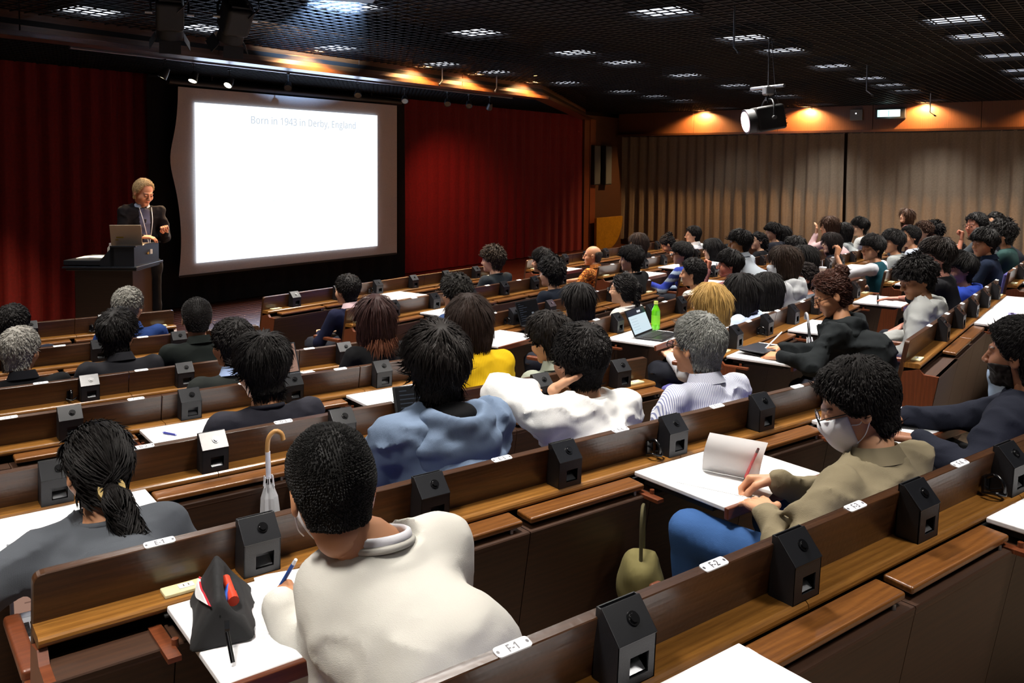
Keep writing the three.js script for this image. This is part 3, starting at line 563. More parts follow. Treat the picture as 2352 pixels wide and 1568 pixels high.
/* one person. pos: floor point under the hips, turn: heading; o.top: head-top height above that floor; o.fw: how far the head is in front of the hips */
function person(pos, turn, o) {
  o.hsd = (o.hsd || 0) % (o.lod === 0 ? 2 : 3); const lod = o.lod ?? 2, cb = [.026, .032, .036][lod], cc = [.0115, .018, .023][lod];
  const t = thing('person', o.label, 'person', pos, turn, o.group);
  const stand = !!o.stand, T = o.top, fw = o.fw ?? .1, sd = o.side || 0;
  const hipY = stand ? .93 : .49, hs = (o.hs || 1) * (o.sex === 'f' ? 1.02 : 1.06), C = [sd, T - .119 * hs, -fw];
  const Nk = [C[0] * .85 - (o.nx || 0), C[1] - .14 * hs + (o.ny || 0), C[2] + .035 + (o.pitch || 0) * -.05 * -1], sw = o.sw || (o.sex === 'f' ? .165 : .19), bk = o.bulk || 1;
  const cz = Nk[2] + .02, shY = Nk[1] - .045;
  const dir = (s) => { const a = o[s < 0 ? 'shL' : 'shR'] || [0, 0, 0]; return [Nk[0] + s * sw + a[0], shY + a[1], cz + a[2]]; };
  const arms = {};
  for (const [k, s] of [['L', -1], ['R', 1]]) {
    const a = o['arm' + k] || {}; const W = a.w || [s * .1, stand ? 1.0 : .6, -.3 - fw * .35];
    const [E, Wr] = ik(dir(s), W, .285, .25, a.pole || [s * .8, -.7, .45]); arms[k] = { S: dir(s), E, W: Wr, ...a };
  }
  const chestR = .125 * bk, q = 1.42;
  const mid = [Nk[0] * .5, (hipY + Nk[1]) / 2, cz * .35 + .03];
  const torso = g => [bone([0, hipY, .01], mid, .138 * bk + g, .132 * bk + g, 1.25), bone(mid, [Nk[0], Nk[1] - .15, cz + .005], .132 * bk + g, .148 * bk + g, q), bone(dir(-1).map((v, i) => v * .62 + [Nk[0], shY, cz][i] * .38 - (i === 1 ? .035 : 0)), dir(1).map((v, i) => v * .62 + [Nk[0], shY, cz][i] * .38 - (i === 1 ? .035 : 0)), .072 + g, .072 + g, 1.1), bone([Nk[0], Nk[1] - .03, cz], [Nk[0], Nk[1] + .005, cz - .01], .075 + g * .6, .056 + g * .5)];
  const armB = (k, g, cut = 1) => { const a = arms[k], w = a.E.map((v, i) => v + (a.W[i] - v) * cut); return [bone(a.S, a.E, .05 * Math.sqrt(bk) + g, .039 + g), ...(cut > 0 ? [bone(a.E, w, .039 + g, (.039 - .012 * cut) + g * .9)] : [])]; };
  const hipX = .085, legs = {};
  for (const [k, s] of [['L', -1], ['R', 1]]) { const l = o['leg' + k] || {}; legs[k] = { H: [s * hipX, hipY - .02, -.01], K: l.k || (stand ? [s * .1, .5, -.03] : [s * .11, .5, -.43]), A: l.a || (stand ? [s * .1, .09, .02] : [s * .11, .09, -.42]) }; }
  const legB = (k, g) => { const l = legs[k]; return [bone(l.H, l.K, .078 + g, .056 + g), bone(l.K, l.A, .054 + g, .038 + g)]; };
  // body: torso, limbs, head and hands in one skin mesh
  const eu = new THREE.Euler(-(o.pitch || 0), -(o.yaw || 0), -(o.roll || 0), 'YXZ');
  const hm = new THREE.Matrix4().compose(V(...C), new THREE.Quaternion().setFromEuler(eu), V(hs, hs, hs));
  const bodyB = [...torso(-.024), ...armB('L', o.bare ? -.004 : -.017), ...armB('R', o.bare ? -.004 : -.017), ...legB('L', -.026), ...legB('R', -.026), bone([Nk[0], Nk[1] - .02, cz], V(0, -.075, .022).applyMatrix4(hm).toArray(), o.sex === 'f' ? .047 : .056, o.sex === 'f' ? .046 : .054)];
  const [b0, b1] = bounds(bodyB, .03), parts = [nets(field(bodyB, .03), b0, b1, o.bare ? .016 : cb)];
  parts.push(headGeo(o.sex || 'm', [.0042, .0068, .0085][lod]).clone().applyMatrix4(hm));
  for (const k of ['L', 'R']) {
    const a = arms[k]; if (a.hide) continue;
    const f = a.fwd ? V(...a.fwd).normalize() : V(a.W[0] - a.E[0], a.W[1] - a.E[1], a.W[2] - a.E[2]).normalize(), up = V(...(a.up || [0, 1, 0])); const z = f.clone().negate(), x = V(0, 0, 0).crossVectors(up, z).normalize(), y = V(0, 0, 0).crossVectors(z, x);
    const hm2 = new THREE.Matrix4().makeBasis(x, y, z).setPosition(a.W[0], a.W[1], a.W[2]);
    parts.push(handGeo(a.hand || 'rest', k === 'L', [.0045, .008, .0105][lod]).clone().applyMatrix4(hm2)); a.m = hm2;
  }
  mesh('body', merge(parts.map(fill1)), skin(o.skin || 0xc68f6e), t);
  // clothes
  const tp = o.wear || {}, cuff = tp.cuff ?? .97, gr = tp.grow ?? .012;
  const tb = [...torso(gr + (tp.loose || 0)), ...armB('L', gr + (tp.loose || 0) * .4, cuff), ...armB('R', gr + (tp.loose || 0) * .4, cuff)];
  if (tp.collar === 'turtle') tb.push(bone([Nk[0], Nk[1] - .03, cz], [C[0] * .5 + Nk[0] * .5, Nk[1] + .07, cz - .012], .066, .06));
  const wr = tp.wrinkle ?? 1, tf = field(tb, .035);
  const hem = hipY - (stand ? .2 : .06), neckTop = tp.collar === 'turtle' ? 9 : Nk[1] + (tp.neck ?? .012);
  const ff = (x, y, z) => { let d = tf(x, y, z); if (d < .06) { const w1 = vn3(x * 9 + T * 7, y * 13, z * 9), w2 = vn3(x * 22, y * 30 + T * 5, z * 22); d -= wr * (.008 * w1 * Math.abs(w1) * 1.6 + .0035 * w2 * w2 * 1.5 - .003); if (lod === 0) { const w3 = 1 - Math.abs(vn3(x * 7 + y * 5, y * 11 - x * 4, z * 7 + T * 3)); d -= wr * .0075 * (w3 * w3 * w3 * w3 - .3); } } d = smax(d, hem - y, .015); return smax(d, Math.hypot(x - Nk[0], z - cz) < .085 ? y - neckTop - (z - cz) * .22 : -1, .006); };
  const [c0, c1] = bounds(tb, .03);
  const cloM = cloth(tp.color ?? 0x404040, tp.tex ? { map: tp.tex, k: tp.key } : { rough: tp.rough, k: tp.rough, bump: tp.bump });
  const isArm = (x, y, z) => Math.min(dBone(tb[4], x, y, z), dBone(tb[5] || tb[4], x, y, z), ...tb.slice(6, 8).map(b => dBone(b, x, y, z))) < Math.min(dBone(tb[0], x, y, z), dBone(tb[1], x, y, z)) - .012;
  const top = mesh(tp.name || 'shirt', nets(ff, c0, c1, cc, tp.pattern ? (x, y, z) => tp.pattern(x, y, z, isArm(x, y, z), Nk) : null), cloM, t);
  if (tp.desc) top.userData.label = tp.desc;
  if (tp.collar === 'crew') { const rg = tri(new THREE.TorusGeometry(.066, .009, 8, 28)); rg.scale(1, 1.08, 1); rg.rotateX(Math.PI / 2 - .22); mesh('collar', fill1(rg.translate(Nk[0], Nk[1] + .006, cz + .002)), cloth(tp.collarColor ?? tp.color, { k: 'c' }), t); }
  if (tp.collar === 'shirt' || tp.collar === 'suit') {
    const prof = [[.064, .0], [.06, .038], [.064, .044], [.078, .012], [.086, -.004]].map(p => new THREE.Vector2(...p)); const lg = tri(new THREE.LatheGeometry(prof, 28, .35 + Math.PI, Math.PI * 2 - .7)); lg.rotateX(-.2);
    mesh('collar', fill1(lg.translate(Nk[0], Nk[1] + .004, cz)), cloth(tp.collarColor ?? tp.color, tp.collarColor === undefined && tp.tex ? { map: tp.tex, k: tp.key } : { k: 'c' }), t).material.side = THREE.DoubleSide;
  }
  if (tp.under !== undefined) { const rg = tri(new THREE.TorusGeometry(.06, .008, 8, 28)); rg.scale(1, 1.1, 1.6); rg.rotateX(Math.PI / 2 - .22); mesh('undershirt_collar', fill1(rg.translate(Nk[0], Nk[1] + .018, cz)), cloth(tp.under, { k: 'u' }), t); }
  if (tp.fur !== undefined) {
    const q = []; for (let i = 0; i < 900; i++) { const a = rnd() * 6.283, r = .085 + rr(0, .03), y0 = rr(-.02, .05), L = rr(.04, .075), ox = Math.sin(a), oz = Math.cos(a); const g = tri(new THREE.ConeGeometry(.004, L, 3)); g.rotateX(Math.PI - .5 + rr(-.25, .25)); g.rotateY(a + rr(-.3, .3)); q.push(fill1(g.translate(Nk[0] + ox * r, Nk[1] + y0 - .02, cz + oz * r))); }
    mesh('fur_collar', merge(q), hairM(tp.fur), t);
  }
  if (tp.lining !== undefined) { const lf2 = (x, y, z) => { x -= Nk[0]; y -= Nk[1]; z -= cz; let d = ell(x, y, z, 0, .004, .062, .092, .05, .062); d = smax(d, -(Math.hypot(x, z + .012) - .058), .01); return d + .005 * vn3(x * 22, y * 30, z * 22); }; mesh('hood_lining', nets(lf2, [Nk[0] - .16, Nk[1] - .08, cz - .05], [Nk[0] + .16, Nk[1] + .1, cz + .17], cc * .8), cloth(tp.lining, { k: 'l' }), t); }
  if (tp.hood) {
    const hb = tp.hoodBig || 1;
    const hc = [Nk[0], Nk[1], cz];
    const hf = (x, y, z) => { x = (x - hc[0]) / hb; y = (y - hc[1]) / hb; z = (z - hc[2]) / hb; const a = Math.atan2(x, z), r = Math.hypot(x, z); let d = Math.hypot((r - .088) * .95, (y + .012 - .03 * Math.cos(a)) * .85) - .028; d = smin(d, ell(x, y, z, 0, -.07, .088, .135, .095, .048), .05); d = smax(d, -(Math.hypot(x, z + .01) - .07), .012); d = smax(d, -ell(x, y, z, 0, .045, .07, .07, .05, .055), .02); d += .006 * vn3(x * 20, y * 34, z * 20 + T * 9); return smax(d, -z - .075, .02); };
    mesh('hood', nets(hf, [hc[0] - .19 * hb, hc[1] - .2 * hb, hc[2] - .15 * hb], [hc[0] + .19 * hb, hc[1] + .12 * hb, hc[2] + .19 * hb], cc * .8), tp.hoodColor === undefined ? cloM : cloth(tp.hoodColor, { k: 'h' }), t);
  }
  const lb = [...legB('L', .012), ...legB('R', .012), bone([-.06, hipY, .0], [.06, hipY, .0], .14 * bk, .14 * bk, 1.2)], lf = field(lb, .03), [l0, l1] = bounds(lb, .02);
  mesh('trousers', nets((x, y, z) => { let d = lf(x, y, z); if (d < .05 && lod < 2) d -= .004 * vn3(x * 14, y * 26, z * 14); return z > -.2 ? smax(d, y - hipY - .08, .01) : d; }, l0, l1, o.legLod !== undefined ? o.legLod : stand ? .016 : cc * 2), cloth(o.pants ?? 0x20222a, { k: 'p' }), t);
  const sh = []; for (const k of ['L', 'R']) { const A = legs[k].A; sh.push(rbox(.09, .08, .25, .035, A[0], A[1] - .05, A[2] - .06, 2)); } mesh('shoes', merge(sh), M.blackPl, t);
  // hair and what is worn on the head
  const add = (n, g, m) => { const h = mesh(n, g, m, t); h.applyMatrix4(hm); return h; };
  if (o.hair) add('hair', hairGeo(o.hair, lod, o.hsd || 0), hairM(o.hairColor ?? 0x14100e));
  if (o.clip) add('hair_clip', rotG(cyl(.037, .036, .024, 0, 0, 0, 18), .95, 0, .15).translate(.002, -.054, .118), std({ color: 0xb9a06a, metalness: .85, roughness: .3 }));
  if (o.glasses) { add('glasses', glassesGeo(o.glasses), M.blackGloss); if (lod < 2) add('glasses_lenses', lensGeo, lensM); }
  if (o.beard) add('beard', cached('beard' + lod, () => nets((x, y, z) => { let d = headField(x, y, z, headV.m) - .004 - .003 * vn3(x * 120, y * 120, z * 120); d = smax(d, z + .005 + y * .1, .006); d = smax(d, y + .05 - Math.abs(x) * .35, .006); d = smax(d, -dBone(headV.m.lip, Math.abs(x), y, z) + .003, .003); return smax(d, -.135 - y, .01); }, [-.1, -.15, -.13], [.1, .02, .03], .0045)), hairM(o.beard));
  if (o.mask) add('face_mask', maskGeo(lod), maskM);
  t.userData.arms = undefined; delete t.userData.arms;
  return { t, arms, hm, Nk, C, cz };
}
const SCREEN = V(8.75, 1.7, -10.75);
function seatP(b, r, s, top, dz, o) {   // a person on a seat of row r
  const P = b === 1 ? P1 : P2, ph = P[next(r)] + .2, base = tierOf(r), q = onRow(b, ph, s, base), turn = b === 1 ? TH1 : 0;
  const h = onRow(b, P[next(r)] + dz, s, 0);
  if (o.yaw === undefined) { const a = Math.atan2(SCREEN.x - h.x, -(SCREEN.z - h.z)); o.yaw = Math.max(-.9, Math.min(.9, a + turn)) + (o.dyaw || 0); }
  o.top = top; o.fw = dz - .2; o.group = o.group || 'seated audience';
  return person([q.x, base, q.z], turn, o);
}
// ---------------------------------------------------------------- shirt patterns
function lineTex(fn, rep = 1) { return dataTex(128, 128, fn, true, rep, rep); }
const stripeTex = lineTex((u, v) => { const s = (u * 16) % 1; return s < .26 ? [128, 134, 172] : [226, 228, 236]; }, 7.5);
const plaidTex = lineTex((u, v) => { const a = (u * 3) % 1 < .16, b = (v * 3) % 1 < .16; return a && b ? [52, 50, 48] : a || b ? [120, 116, 108] : [226, 222, 206]; }, 9);
const batikTex = lineTex((u, v) => { const n = pn(u * 12, v * 12, 12, 12, 3) + .5 * pn(u * 30, v * 30, 30, 30, 8); return n > .92 ? [206, 134, 58] : n > .72 ? [38, 30, 22] : n > .5 ? [166, 88, 30] : [92, 48, 20]; }, 5);
const ribTex = lineTex((u, v) => { const s = .5 + .5 * Math.sin(u * 6.283 * 16); return [196 + 26 * s, 158 + 24 * s, 12 + 14 * s]; }, 7);
const bands = (cols, w) => (x, y, z, arm) => cols[Math.abs(Math.floor((y + (arm ? .02 : 0)) / w)) % cols.length];
const lin = h => { const c = new THREE.Color(h); return [c.r, c.g, c.b]; };
const SK = { a: 0xc99674, b: 0xb9835f, c: 0xd6a583, d: 0x8a5a3e, e: 0xdba98c };
const BK = 0x120f0e, DB = 0x241812, BR = 0x3a2417, GY = 0x6a6862;

// ---------------------------------------------------------------- left block
seatP(1, 'A', .84, 1.14, .3, { lod: 1, label: 'short-haired person in a dark navy suit in the front row, at the left picture edge', hair: 'short', hairColor: BK, skin: SK.a, wear: { name: 'jacket', color: 0x161a28, collar: 'suit', collarColor: 0xe8e8ea } });
seatP(1, 'A', 1.57, 1.2, .3, { lod: 1, label: 'person with wavy grey hair in a bright blue jacket, before the lectern', hair: 'short', hairColor: 0x77756e, skin: SK.a, dyaw: .1, wear: { name: 'jacket', color: 0x1d3568, collar: 'suit' } });
seatP(1, 'B', .74, 1.16, .3, { lod: 1, label: 'person with short salt and pepper hair in black at the left picture edge', hair: 'short', hairColor: 0x8a8780, hsd: 1, skin: SK.b, wear: { name: 'jacket', color: 0x0e0e10, collar: 'suit', collarColor: 0x15151a } });
seatP(1, 'B', 1.26, 1.2, .3, { lod: 1, label: 'person with thick black hair and a pale crown whorl in a charcoal suit', hair: 'medium', hairColor: BK, skin: SK.a, wear: { name: 'jacket', color: 0x232327, collar: 'suit' } });
seatP(1, 'B', 1.73, 1.25, .3, { lod: 1, label: 'person with cropped black hair in a dark green-black suit left of the aisle', hair: 'buzz', hairColor: BK, skin: SK.a, yaw: .2, wear: { name: 'jacket', color: 0x161b19, collar: 'suit' } });
seatP(1, 'C', 1.59, 1.17, .3, { lod: 1, label: 'short-haired person in a dark grey suit with a pale blue shirt collar', hair: 'short', hairColor: BK, hsd: 2, skin: SK.b, yaw: -.25, wear: { name: 'jacket', color: 0x252826, collar: 'suit', collarColor: 0x9fb4dc } });
seatP(1, 'C', 2.45, 1.21, .3, { lod: 1, sex: 'f', label: 'person with reddish brown shoulder-length hair and a russet fur collar', hair: 'long', hairColor: 0x2c1512, skin: SK.c, wear: { name: 'coat', color: 0x141416, collar: 'turtle', fur: 0x6e4330 } });
seatP(1, 'D', 1.35, 1.18, .3, { lod: 0, label: 'person with thick black hair in a dark slate t-shirt writing on a white desktop', hair: 'medium', hairColor: BK, hsd: 3, skin: SK.b, yaw: -.1, pitch: .15, wear: { color: 0x2b2b33, cuff: 0, collar: 'crew' } });
seatP(1, 'D', 2.41, 1.25, .3, { lod: 0, sex: 'f', label: 'person with a brown bob haircut in a mustard yellow ribbed turtleneck', hair: 'bob', hairColor: 0x24160f, skin: SK.c, yaw: .35, wear: { name: 'sweater', color: 0xd0a818, tex: ribTex, key: 'rib', collar: 'turtle', loose: .012 } });
seatP(1, 'D', 2.92, 1.12, .3, { lod: 1, sex: 'f', label: 'dark-haired person in a pale grey-green collared jacket beside the yellow sweater', hair: 'medium', hairColor: 0x1a1512, hsd: 1, skin: SK.c, yaw: -.1, pitch: .3, wear: { name: 'jacket', color: 0x9aa091, collar: 'shirt' }, armL: { w: [-.25, .62, -.22], hand: 'rest' } });
seatP(1, 'E', .545, 1.06, .53, { lod: 0, sex: 'f', hs: .96, clip: 1, label: 'person with a low black ponytail in a gold clip, grey sweater', hair: 'ponylow', hairColor: BK, skin: SK.b, yaw: -.1, pitch: .22, roll: .05, sw: .17, wear: { name: 'sweater', color: 0x4c5056, collar: 'crew', loose: .02 }, armL: { w: [-.2, .68, -.35], pole: [-1, -.5, .1] } });
seatP(1, 'E', 1.56, 1.28, .3, { lod: 0, label: 'person with tousled dark hair in a blue-grey hooded jacket with a black lining', hair: 'medium', hairColor: 0x1a1614, hsd: 4, skin: SK.a, yaw: .22, bulk: 1.12, sw: .205, wear: { name: 'jacket', color: 0x6b7c94, collar: 'none', hood: 1, lining: 0x0c0c0e, hoodBig: 1.2, loose: .03, wrinkle: 2 } });
seatP(1, 'E', 2.21, 1.22, .3, { lod: 0, label: 'person with cropped black hair in a white sweatshirt, one hand on the neck', hair: 'short', hairColor: BK, hsd: 5, skin: SK.a, yaw: .12, bulk: 1.05, wear: { name: 'sweatshirt', color: 0xdcdcda, collar: 'crew', loose: .028, wrinkle: 1.6, cuff: .55 }, armL: { w: [-.115, 1.0, -.1], pole: [-.9, -.8, -.5], hand: 'rest', fwd: [.75, .55, .25], up: [-.4, .6, -.5] } });
seatP(1, 'E', 2.89, 1.19, .3, { lod: 0, label: 'grey-haired person with glasses in a blue and white striped shirt', hair: 'short', hairColor: 0x6f706c, hsd: 6, skin: SK.b, glasses: 'thin', yaw: -.05, wear: { color: 0xd8dae4, tex: stripeTex, key: 'str', collar: 'shirt', loose: .012, wrinkle: 1.5 } });
const ws = seatP(1, 'F', .99, 1.155, .56, { side: -.185, nx: -.055, roll: -.1, ny: .025, shL: [.06, -.05, -.09], shR: [.02, .0, .0], lod: 0, label: 'person with cropped black hair in an off-white sweater writing with a blue pen', hair: 'buzz', hairColor: 0x0e0d0c, skin: SK.b, yaw: .24, pitch: .2, mask: 1, sw: .145, bulk: .92, wear: { name: 'sweater', color: 0xc4c2ba, collar: 'crew', under: 0xe8e8ee, loose: .018, wrinkle: .7, neck: .0 }, armL: { w: [-.235, .72, -.53], pole: [.1, -1, .2], hand: 'grip', fwd: [.35, -.2, -.9], up: [-.6, .75, -.1] }, armR: { w: [.1, .7, -.55], pole: [.05, -1, .1] } });
const kh = seatP(1, 'F', 2.4, 1.13, .31, { lod: 0, label: 'masked person with glasses in an olive shirt writing on a white desktop', hair: 'short', hairColor: BK, hsd: 7, skin: SK.a, glasses: 'thin', mask: 1, yaw: -.62, pitch: .4, side: .02, pants: 0x35578a, legLod: .012, wear: { color: 0x7d735c, collar: 'shirt', loose: .022, wrinkle: 2, cuff: .93 }, armR: { w: [-.05, .725, -.33], pole: [1, -.4, .4], hand: 'grip', fwd: [-.3, -.2, -.95], up: [.35, .9, -.1] }, armL: { w: [-.26, .71, -.22], pole: [-.9, -.6, .3], hand: 'flat', fwd: [.55, -.12, -.8], up: [-.2, .95, 0] }, legL: { k: [-.27, .55, -.5], a: [-.22, .1, -.55] }, legR: { k: [.1, .52, -.45], a: [.12, .09, -.4] } });
seatP(1, 'F', 3.5, 1.15, .3, { lod: 0, beard: 0x1c1512, label: 'bearded dark-haired person in a navy hoodie at the right picture edge', hair: 'short', hairColor: BK, hsd: 8, skin: SK.d, yaw: -.1, pants: 0x121214, wear: { name: 'hoodie', color: 0x191c28, collar: 'none', hood: 1, loose: .03, wrinkle: 1.5 }, armL: { w: [-.36, .72, -.28], pole: [-.8, -.6, .2], hand: 'rest', fwd: [-.3, 0, -.9] }, armR: { w: [-.05, .7, -.5], pole: [.8, -.6, .2], hand: 'rest' }, legR: { k: [.12, .56, -.5], a: [.12, .09, -.42] } });
// ---------------------------------------------------------------- centre block
const C2 = (r, s, top, dz, o) => seatP(2, r, s, top, dz, o);
C2('A', 5.29, 1.13, .3, { lod: 1, label: 'black-haired person in a navy sweater over a pink collar, front row left end', hair: 'short', hairColor: BK, hsd: 1, skin: SK.c, yaw: -.05, wear: { name: 'sweater', color: 0x10142c, collar: 'suit', collarColor: 0xe6c8cc } });
C2('A', 7.39, 1.22, .3, { lod: 1, label: 'person with tousled brown hair in a dark grey-green t-shirt before the red curtain', hair: 'curly', hairColor: 0x352a20, skin: SK.e, wear: { color: 0x2a3034, cuff: .1, collar: 'crew' }, yaw: -.3 });
C2('A', 8.12, 1.16, .15, { lod: 1, label: 'young person with a black bowl haircut by the aisle before the red curtain', hair: 'medium', hairColor: BK, skin: SK.c, yaw: -.2, wear: { color: 0x202228, collar: 'crew' } });
C2('A', 9.47, 1.11, .3, { lod: 1, label: 'balding person with glasses in an orange and brown batik shirt', hair: 'bald', hairColor: 0x3a342c, skin: SK.b, glasses: 'thin', yaw: -.45, wear: { color: 0xa06030, tex: batikTex, key: 'bat', cuff: .05, collar: 'shirt' }, bare: 1, armL: { w: [-.32, .62, -.36], hand: 'fist' }, armR: { w: [-.2, .64, -.42], hand: 'fist' } });
C2('A', 10.68, 1.18, .3, { lod: 1, sex: 'f', label: 'person with long brown hair and a white face mask, front row right', hair: 'long', hairColor: DB, skin: SK.c, mask: 1, yaw: -.5, wear: { name: 'coat', color: 0x1c1817 } });
C2('A', 11.76, 1.09, .38, { lod: 2, sex: 'f', label: 'person with curly dark hair in a small bun, head bowed over the desk', hair: 'bun', hairColor: BK, skin: SK.b, pitch: .7, yaw: -.4, wear: { color: 0x201a1a } });
C2('A', 12.45, 1.2, .3, { lod: 1, label: 'person with side-parted dark hair and glasses in a white shirt, front row right', hair: 'short', hairColor: BK, hsd: 2, skin: SK.c, glasses: 'thin', yaw: -.6, wear: { color: 0xf0f0f2, collar: 'shirt' } });
C2('B', 5.48, 1.18, .3, { lod: 1, label: 'wavy-haired person in a navy shirt with white sleeves', hair: 'curly', hairColor: 0x15120f, hsd: 1, skin: SK.c, wear: { color: 0xffffff, collar: 'crew', pattern: (x, y, z, a, N) => (a && y < N[1] - .14) || y < N[1] - .36 ? lin(0xdfe2ea) : lin(0x32456b) }, yaw: .05 });
C2('B', 6.9, 1.21, .3, { lod: 1, label: 'person with big curly black hair in a dark navy shirt', hair: 'curly', hairColor: BK, hsd: 2, skin: SK.c, yaw: .0, wear: { color: 0x121823 } });
C2('B', 8.15, 1.26, .12, { lod: 1, label: 'person with long-fringed black hair in a plain black top by the aisle', hair: 'medium', hairColor: BK, hsd: 2, skin: SK.c, yaw: -.25, wear: { color: 0x0d0d0f, collar: 'crew' } });
C2('B', 9.76, 1.18, .3, { lod: 1, label: 'person with black-framed glasses in a blue and grey striped sweater', hair: 'medium', hairColor: BK, hsd: 5, skin: SK.b, glasses: 'thick', yaw: -.55, bulk: 1.1, wear: { name: 'sweater', color: 0xffffff, pattern: bands([lin(0x24358a), lin(0x24358a), lin(0x707a86), lin(0x16204c), lin(0x8fa0b4)], .045) }, armL: { w: [-.2, .68, -.4] } });
C2('B', 10.67, 1.16, .3, { lod: 1, sex: 'f', label: 'young person with chin-length black hair in a white jacket over black', hair: 'bob', hairColor: BK, skin: SK.c, yaw: -.7, wear: { name: 'jacket', color: 0xe6e8ea, collar: 'shirt', collarColor: 0x111114 } });
C2('B', 12.3, 1.17, .3, { lod: 2, sex: 'f', label: 'person with tied-back black hair in a black top, arm out on the desk', hair: 'pony', hairColor: BK, skin: SK.c, yaw: -.8, wear: { color: 0x101014 }, armL: { w: [-.3, .72, -.4], hand: 'flat' } });
C2('B', 12.9, 1.27, .3, { lod: 2, label: 'person with a straight black fringe before the beige curtain', hair: 'medium', hairColor: BK, hsd: 1, skin: SK.c, yaw: -.8, wear: { color: 0x22242c } });
C2('B', 13.3, 1.2, .3, { lod: 2, sex: 'f', label: 'person with centre-parted dark hair in a dark green jacket over blue', hair: 'long', hairColor: BK, hsd: 1, skin: SK.c, yaw: -.7, wear: { name: 'jacket', color: 0x15211e, collar: 'shirt', collarColor: 0x4a5a86 } });
C2('C', 5.59, 1.1, .3, { lod: 1, sex: 'f', label: 'person with long straight black hair beside an open dark laptop', hair: 'long', hairColor: BK, hsd: 2, skin: SK.c, yaw: .05, wear: { color: 0x121318 } });
C2('C', 6.29, 1.12, .3, { lod: 1, sex: 'f', label: 'person with a black ponytail and glasses in a white blouse', hair: 'pony', hairColor: BK, hsd: 1, skin: SK.c, glasses: 'thin', yaw: -.1, wear: { name: 'blouse', color: 0xc6c2bc, collar: 'crew' } });
C2('C', 7.64, 1.13, .3, { lod: 1, label: 'short-haired person in a cream and black plaid shirt', hair: 'short', hairColor: BK, hsd: 3, skin: SK.b, yaw: -.2, wear: { color: 0xd8d2c0, tex: plaidTex, key: 'pl', collar: 'none' } });
C2('C', 8.3, 1.16, .21, { lod: 1, label: 'person with glasses and flushed cheek, one hand raised to the chin', hair: 'medium', hairColor: BK, hsd: 6, skin: 0xc98268, glasses: 'thin', yaw: -.5, wear: { color: 0x8a5c5c }, bare: 1, armL: { w: [-.12, .98, -.18], pole: [-.4, -1, -.2], hand: 'fist', fwd: [.2, .8, .1], up: [0, 0, 1] } });
C2('C', 9.28, 1.3, .5, { lod: 1, label: 'tanned person with swept-back black hair in a light blue-grey shirt', hair: 'medium', hairColor: BK, hsd: 4, skin: 0x9a6a42, yaw: -.6, wear: { color: 0xaeb6bf, collar: 'shirt' } });
C2('C', 10.54, 1.16, .3, { lod: 2, sex: 'f', label: 'dark-haired person whose profile shows behind the brown-haired masked one', hair: 'medium', hairColor: BK, hsd: 8, skin: SK.c, yaw: -.6, wear: { color: 0x1a1a1e } });
C2('C', 11.6, 1.15, .18, { lod: 1, sex: 'f', label: 'person with short dark hair and glasses in a black top, head turned to the stage', hair: 'bob', hairColor: 0x1c1412, hsd: 1, skin: SK.e, glasses: 'thin', yaw: -.7, wear: { color: 0x14161e } });
C2('C', 12.3, 1.32, .42, { lod: 2, sex: 'f', label: 'person in pale pink with both hands raised to the face', hair: 'bob', hairColor: BR, skin: SK.c, yaw: -.6, wear: { name: 'sweater', color: 0xcaa8a8 }, armL: { w: [-.09, 1.1, -.36], pole: [-.5, -1, -.2], hand: 'rest', fwd: [.1, 1, .1], up: [0, 0, 1] } });
C2('C', 12.9, 1.21, .4, { lod: 2, sex: 'f', label: 'person with straight black bobbed hair beside the white hoodie', hair: 'bob', hairColor: BK, hsd: 2, skin: SK.c, yaw: -.5, wear: { color: 0x9aa0a0 } });
C2('C', 13.4, 1.27, .3, { lod: 1, label: 'person with black hair and glasses in a white hoodie before the curtain seam', hair: 'medium', hairColor: BK, hsd: 3, skin: SK.c, glasses: 'thin', yaw: -.7, wear: { name: 'hoodie', color: 0xd6d6d2, hood: 1 } });
C2('D', 5.56, 1.1, .3, { lod: 1, sex: 'f', label: 'person with shoulder-length blonde hair and dark roots', hair: 'long', hairColor: 0x9a7a44, hsd: 3, skin: SK.e, glasses: 'thin', yaw: .0, wear: { color: 0xc9ccd4 } });
C2('D', 6.1, 1.12, .3, { lod: 1, sex: 'f', label: 'person with long black hair in a pale blue shirt with a dark collar', hair: 'long', hairColor: BK, hsd: 4, skin: SK.c, yaw: .1, wear: { color: 0xb8c8e6, collar: 'suit', collarColor: 0x1c1c30 } });
C2('D', 6.62, 1.07, .3, { lod: 1, sex: 'f', label: 'person with black shoulder-length hair in white, next to the pale blue shirt', hair: 'bob', hairColor: BK, hsd: 3, skin: SK.c, yaw: .1, wear: { color: 0xdcd8d4 } });
C2('D', 7.0, 1.26, .3, { lod: 1, sex: 'f', label: 'person with dark brown hair and a white mask in a light grey hoodie', hair: 'bob', hairColor: 0x2a1c12, hsd: 4, skin: SK.c, mask: 1, yaw: -.5, wear: { name: 'hoodie', color: 0xb4b6b8, hood: 1 } });
C2('D', 7.52, 1.09, .3, { lod: 1, sex: 'f', label: 'person with smooth tied-back dark hair in profile, flushed face', hair: 'pony', hairColor: 0x1a120f, hsd: 2, skin: 0xb97a62, yaw: -.65, wear: { color: 0x5a5f68 } });
C2('D', 8.05, 1.18, .48, { lod: 1, sex: 'f', label: 'person with long loose black hair and black glasses behind the masked one', hair: 'long', hairColor: BK, hsd: 5, skin: SK.c, glasses: 'thick', yaw: -.5, wear: { color: 0x8c8578 } });
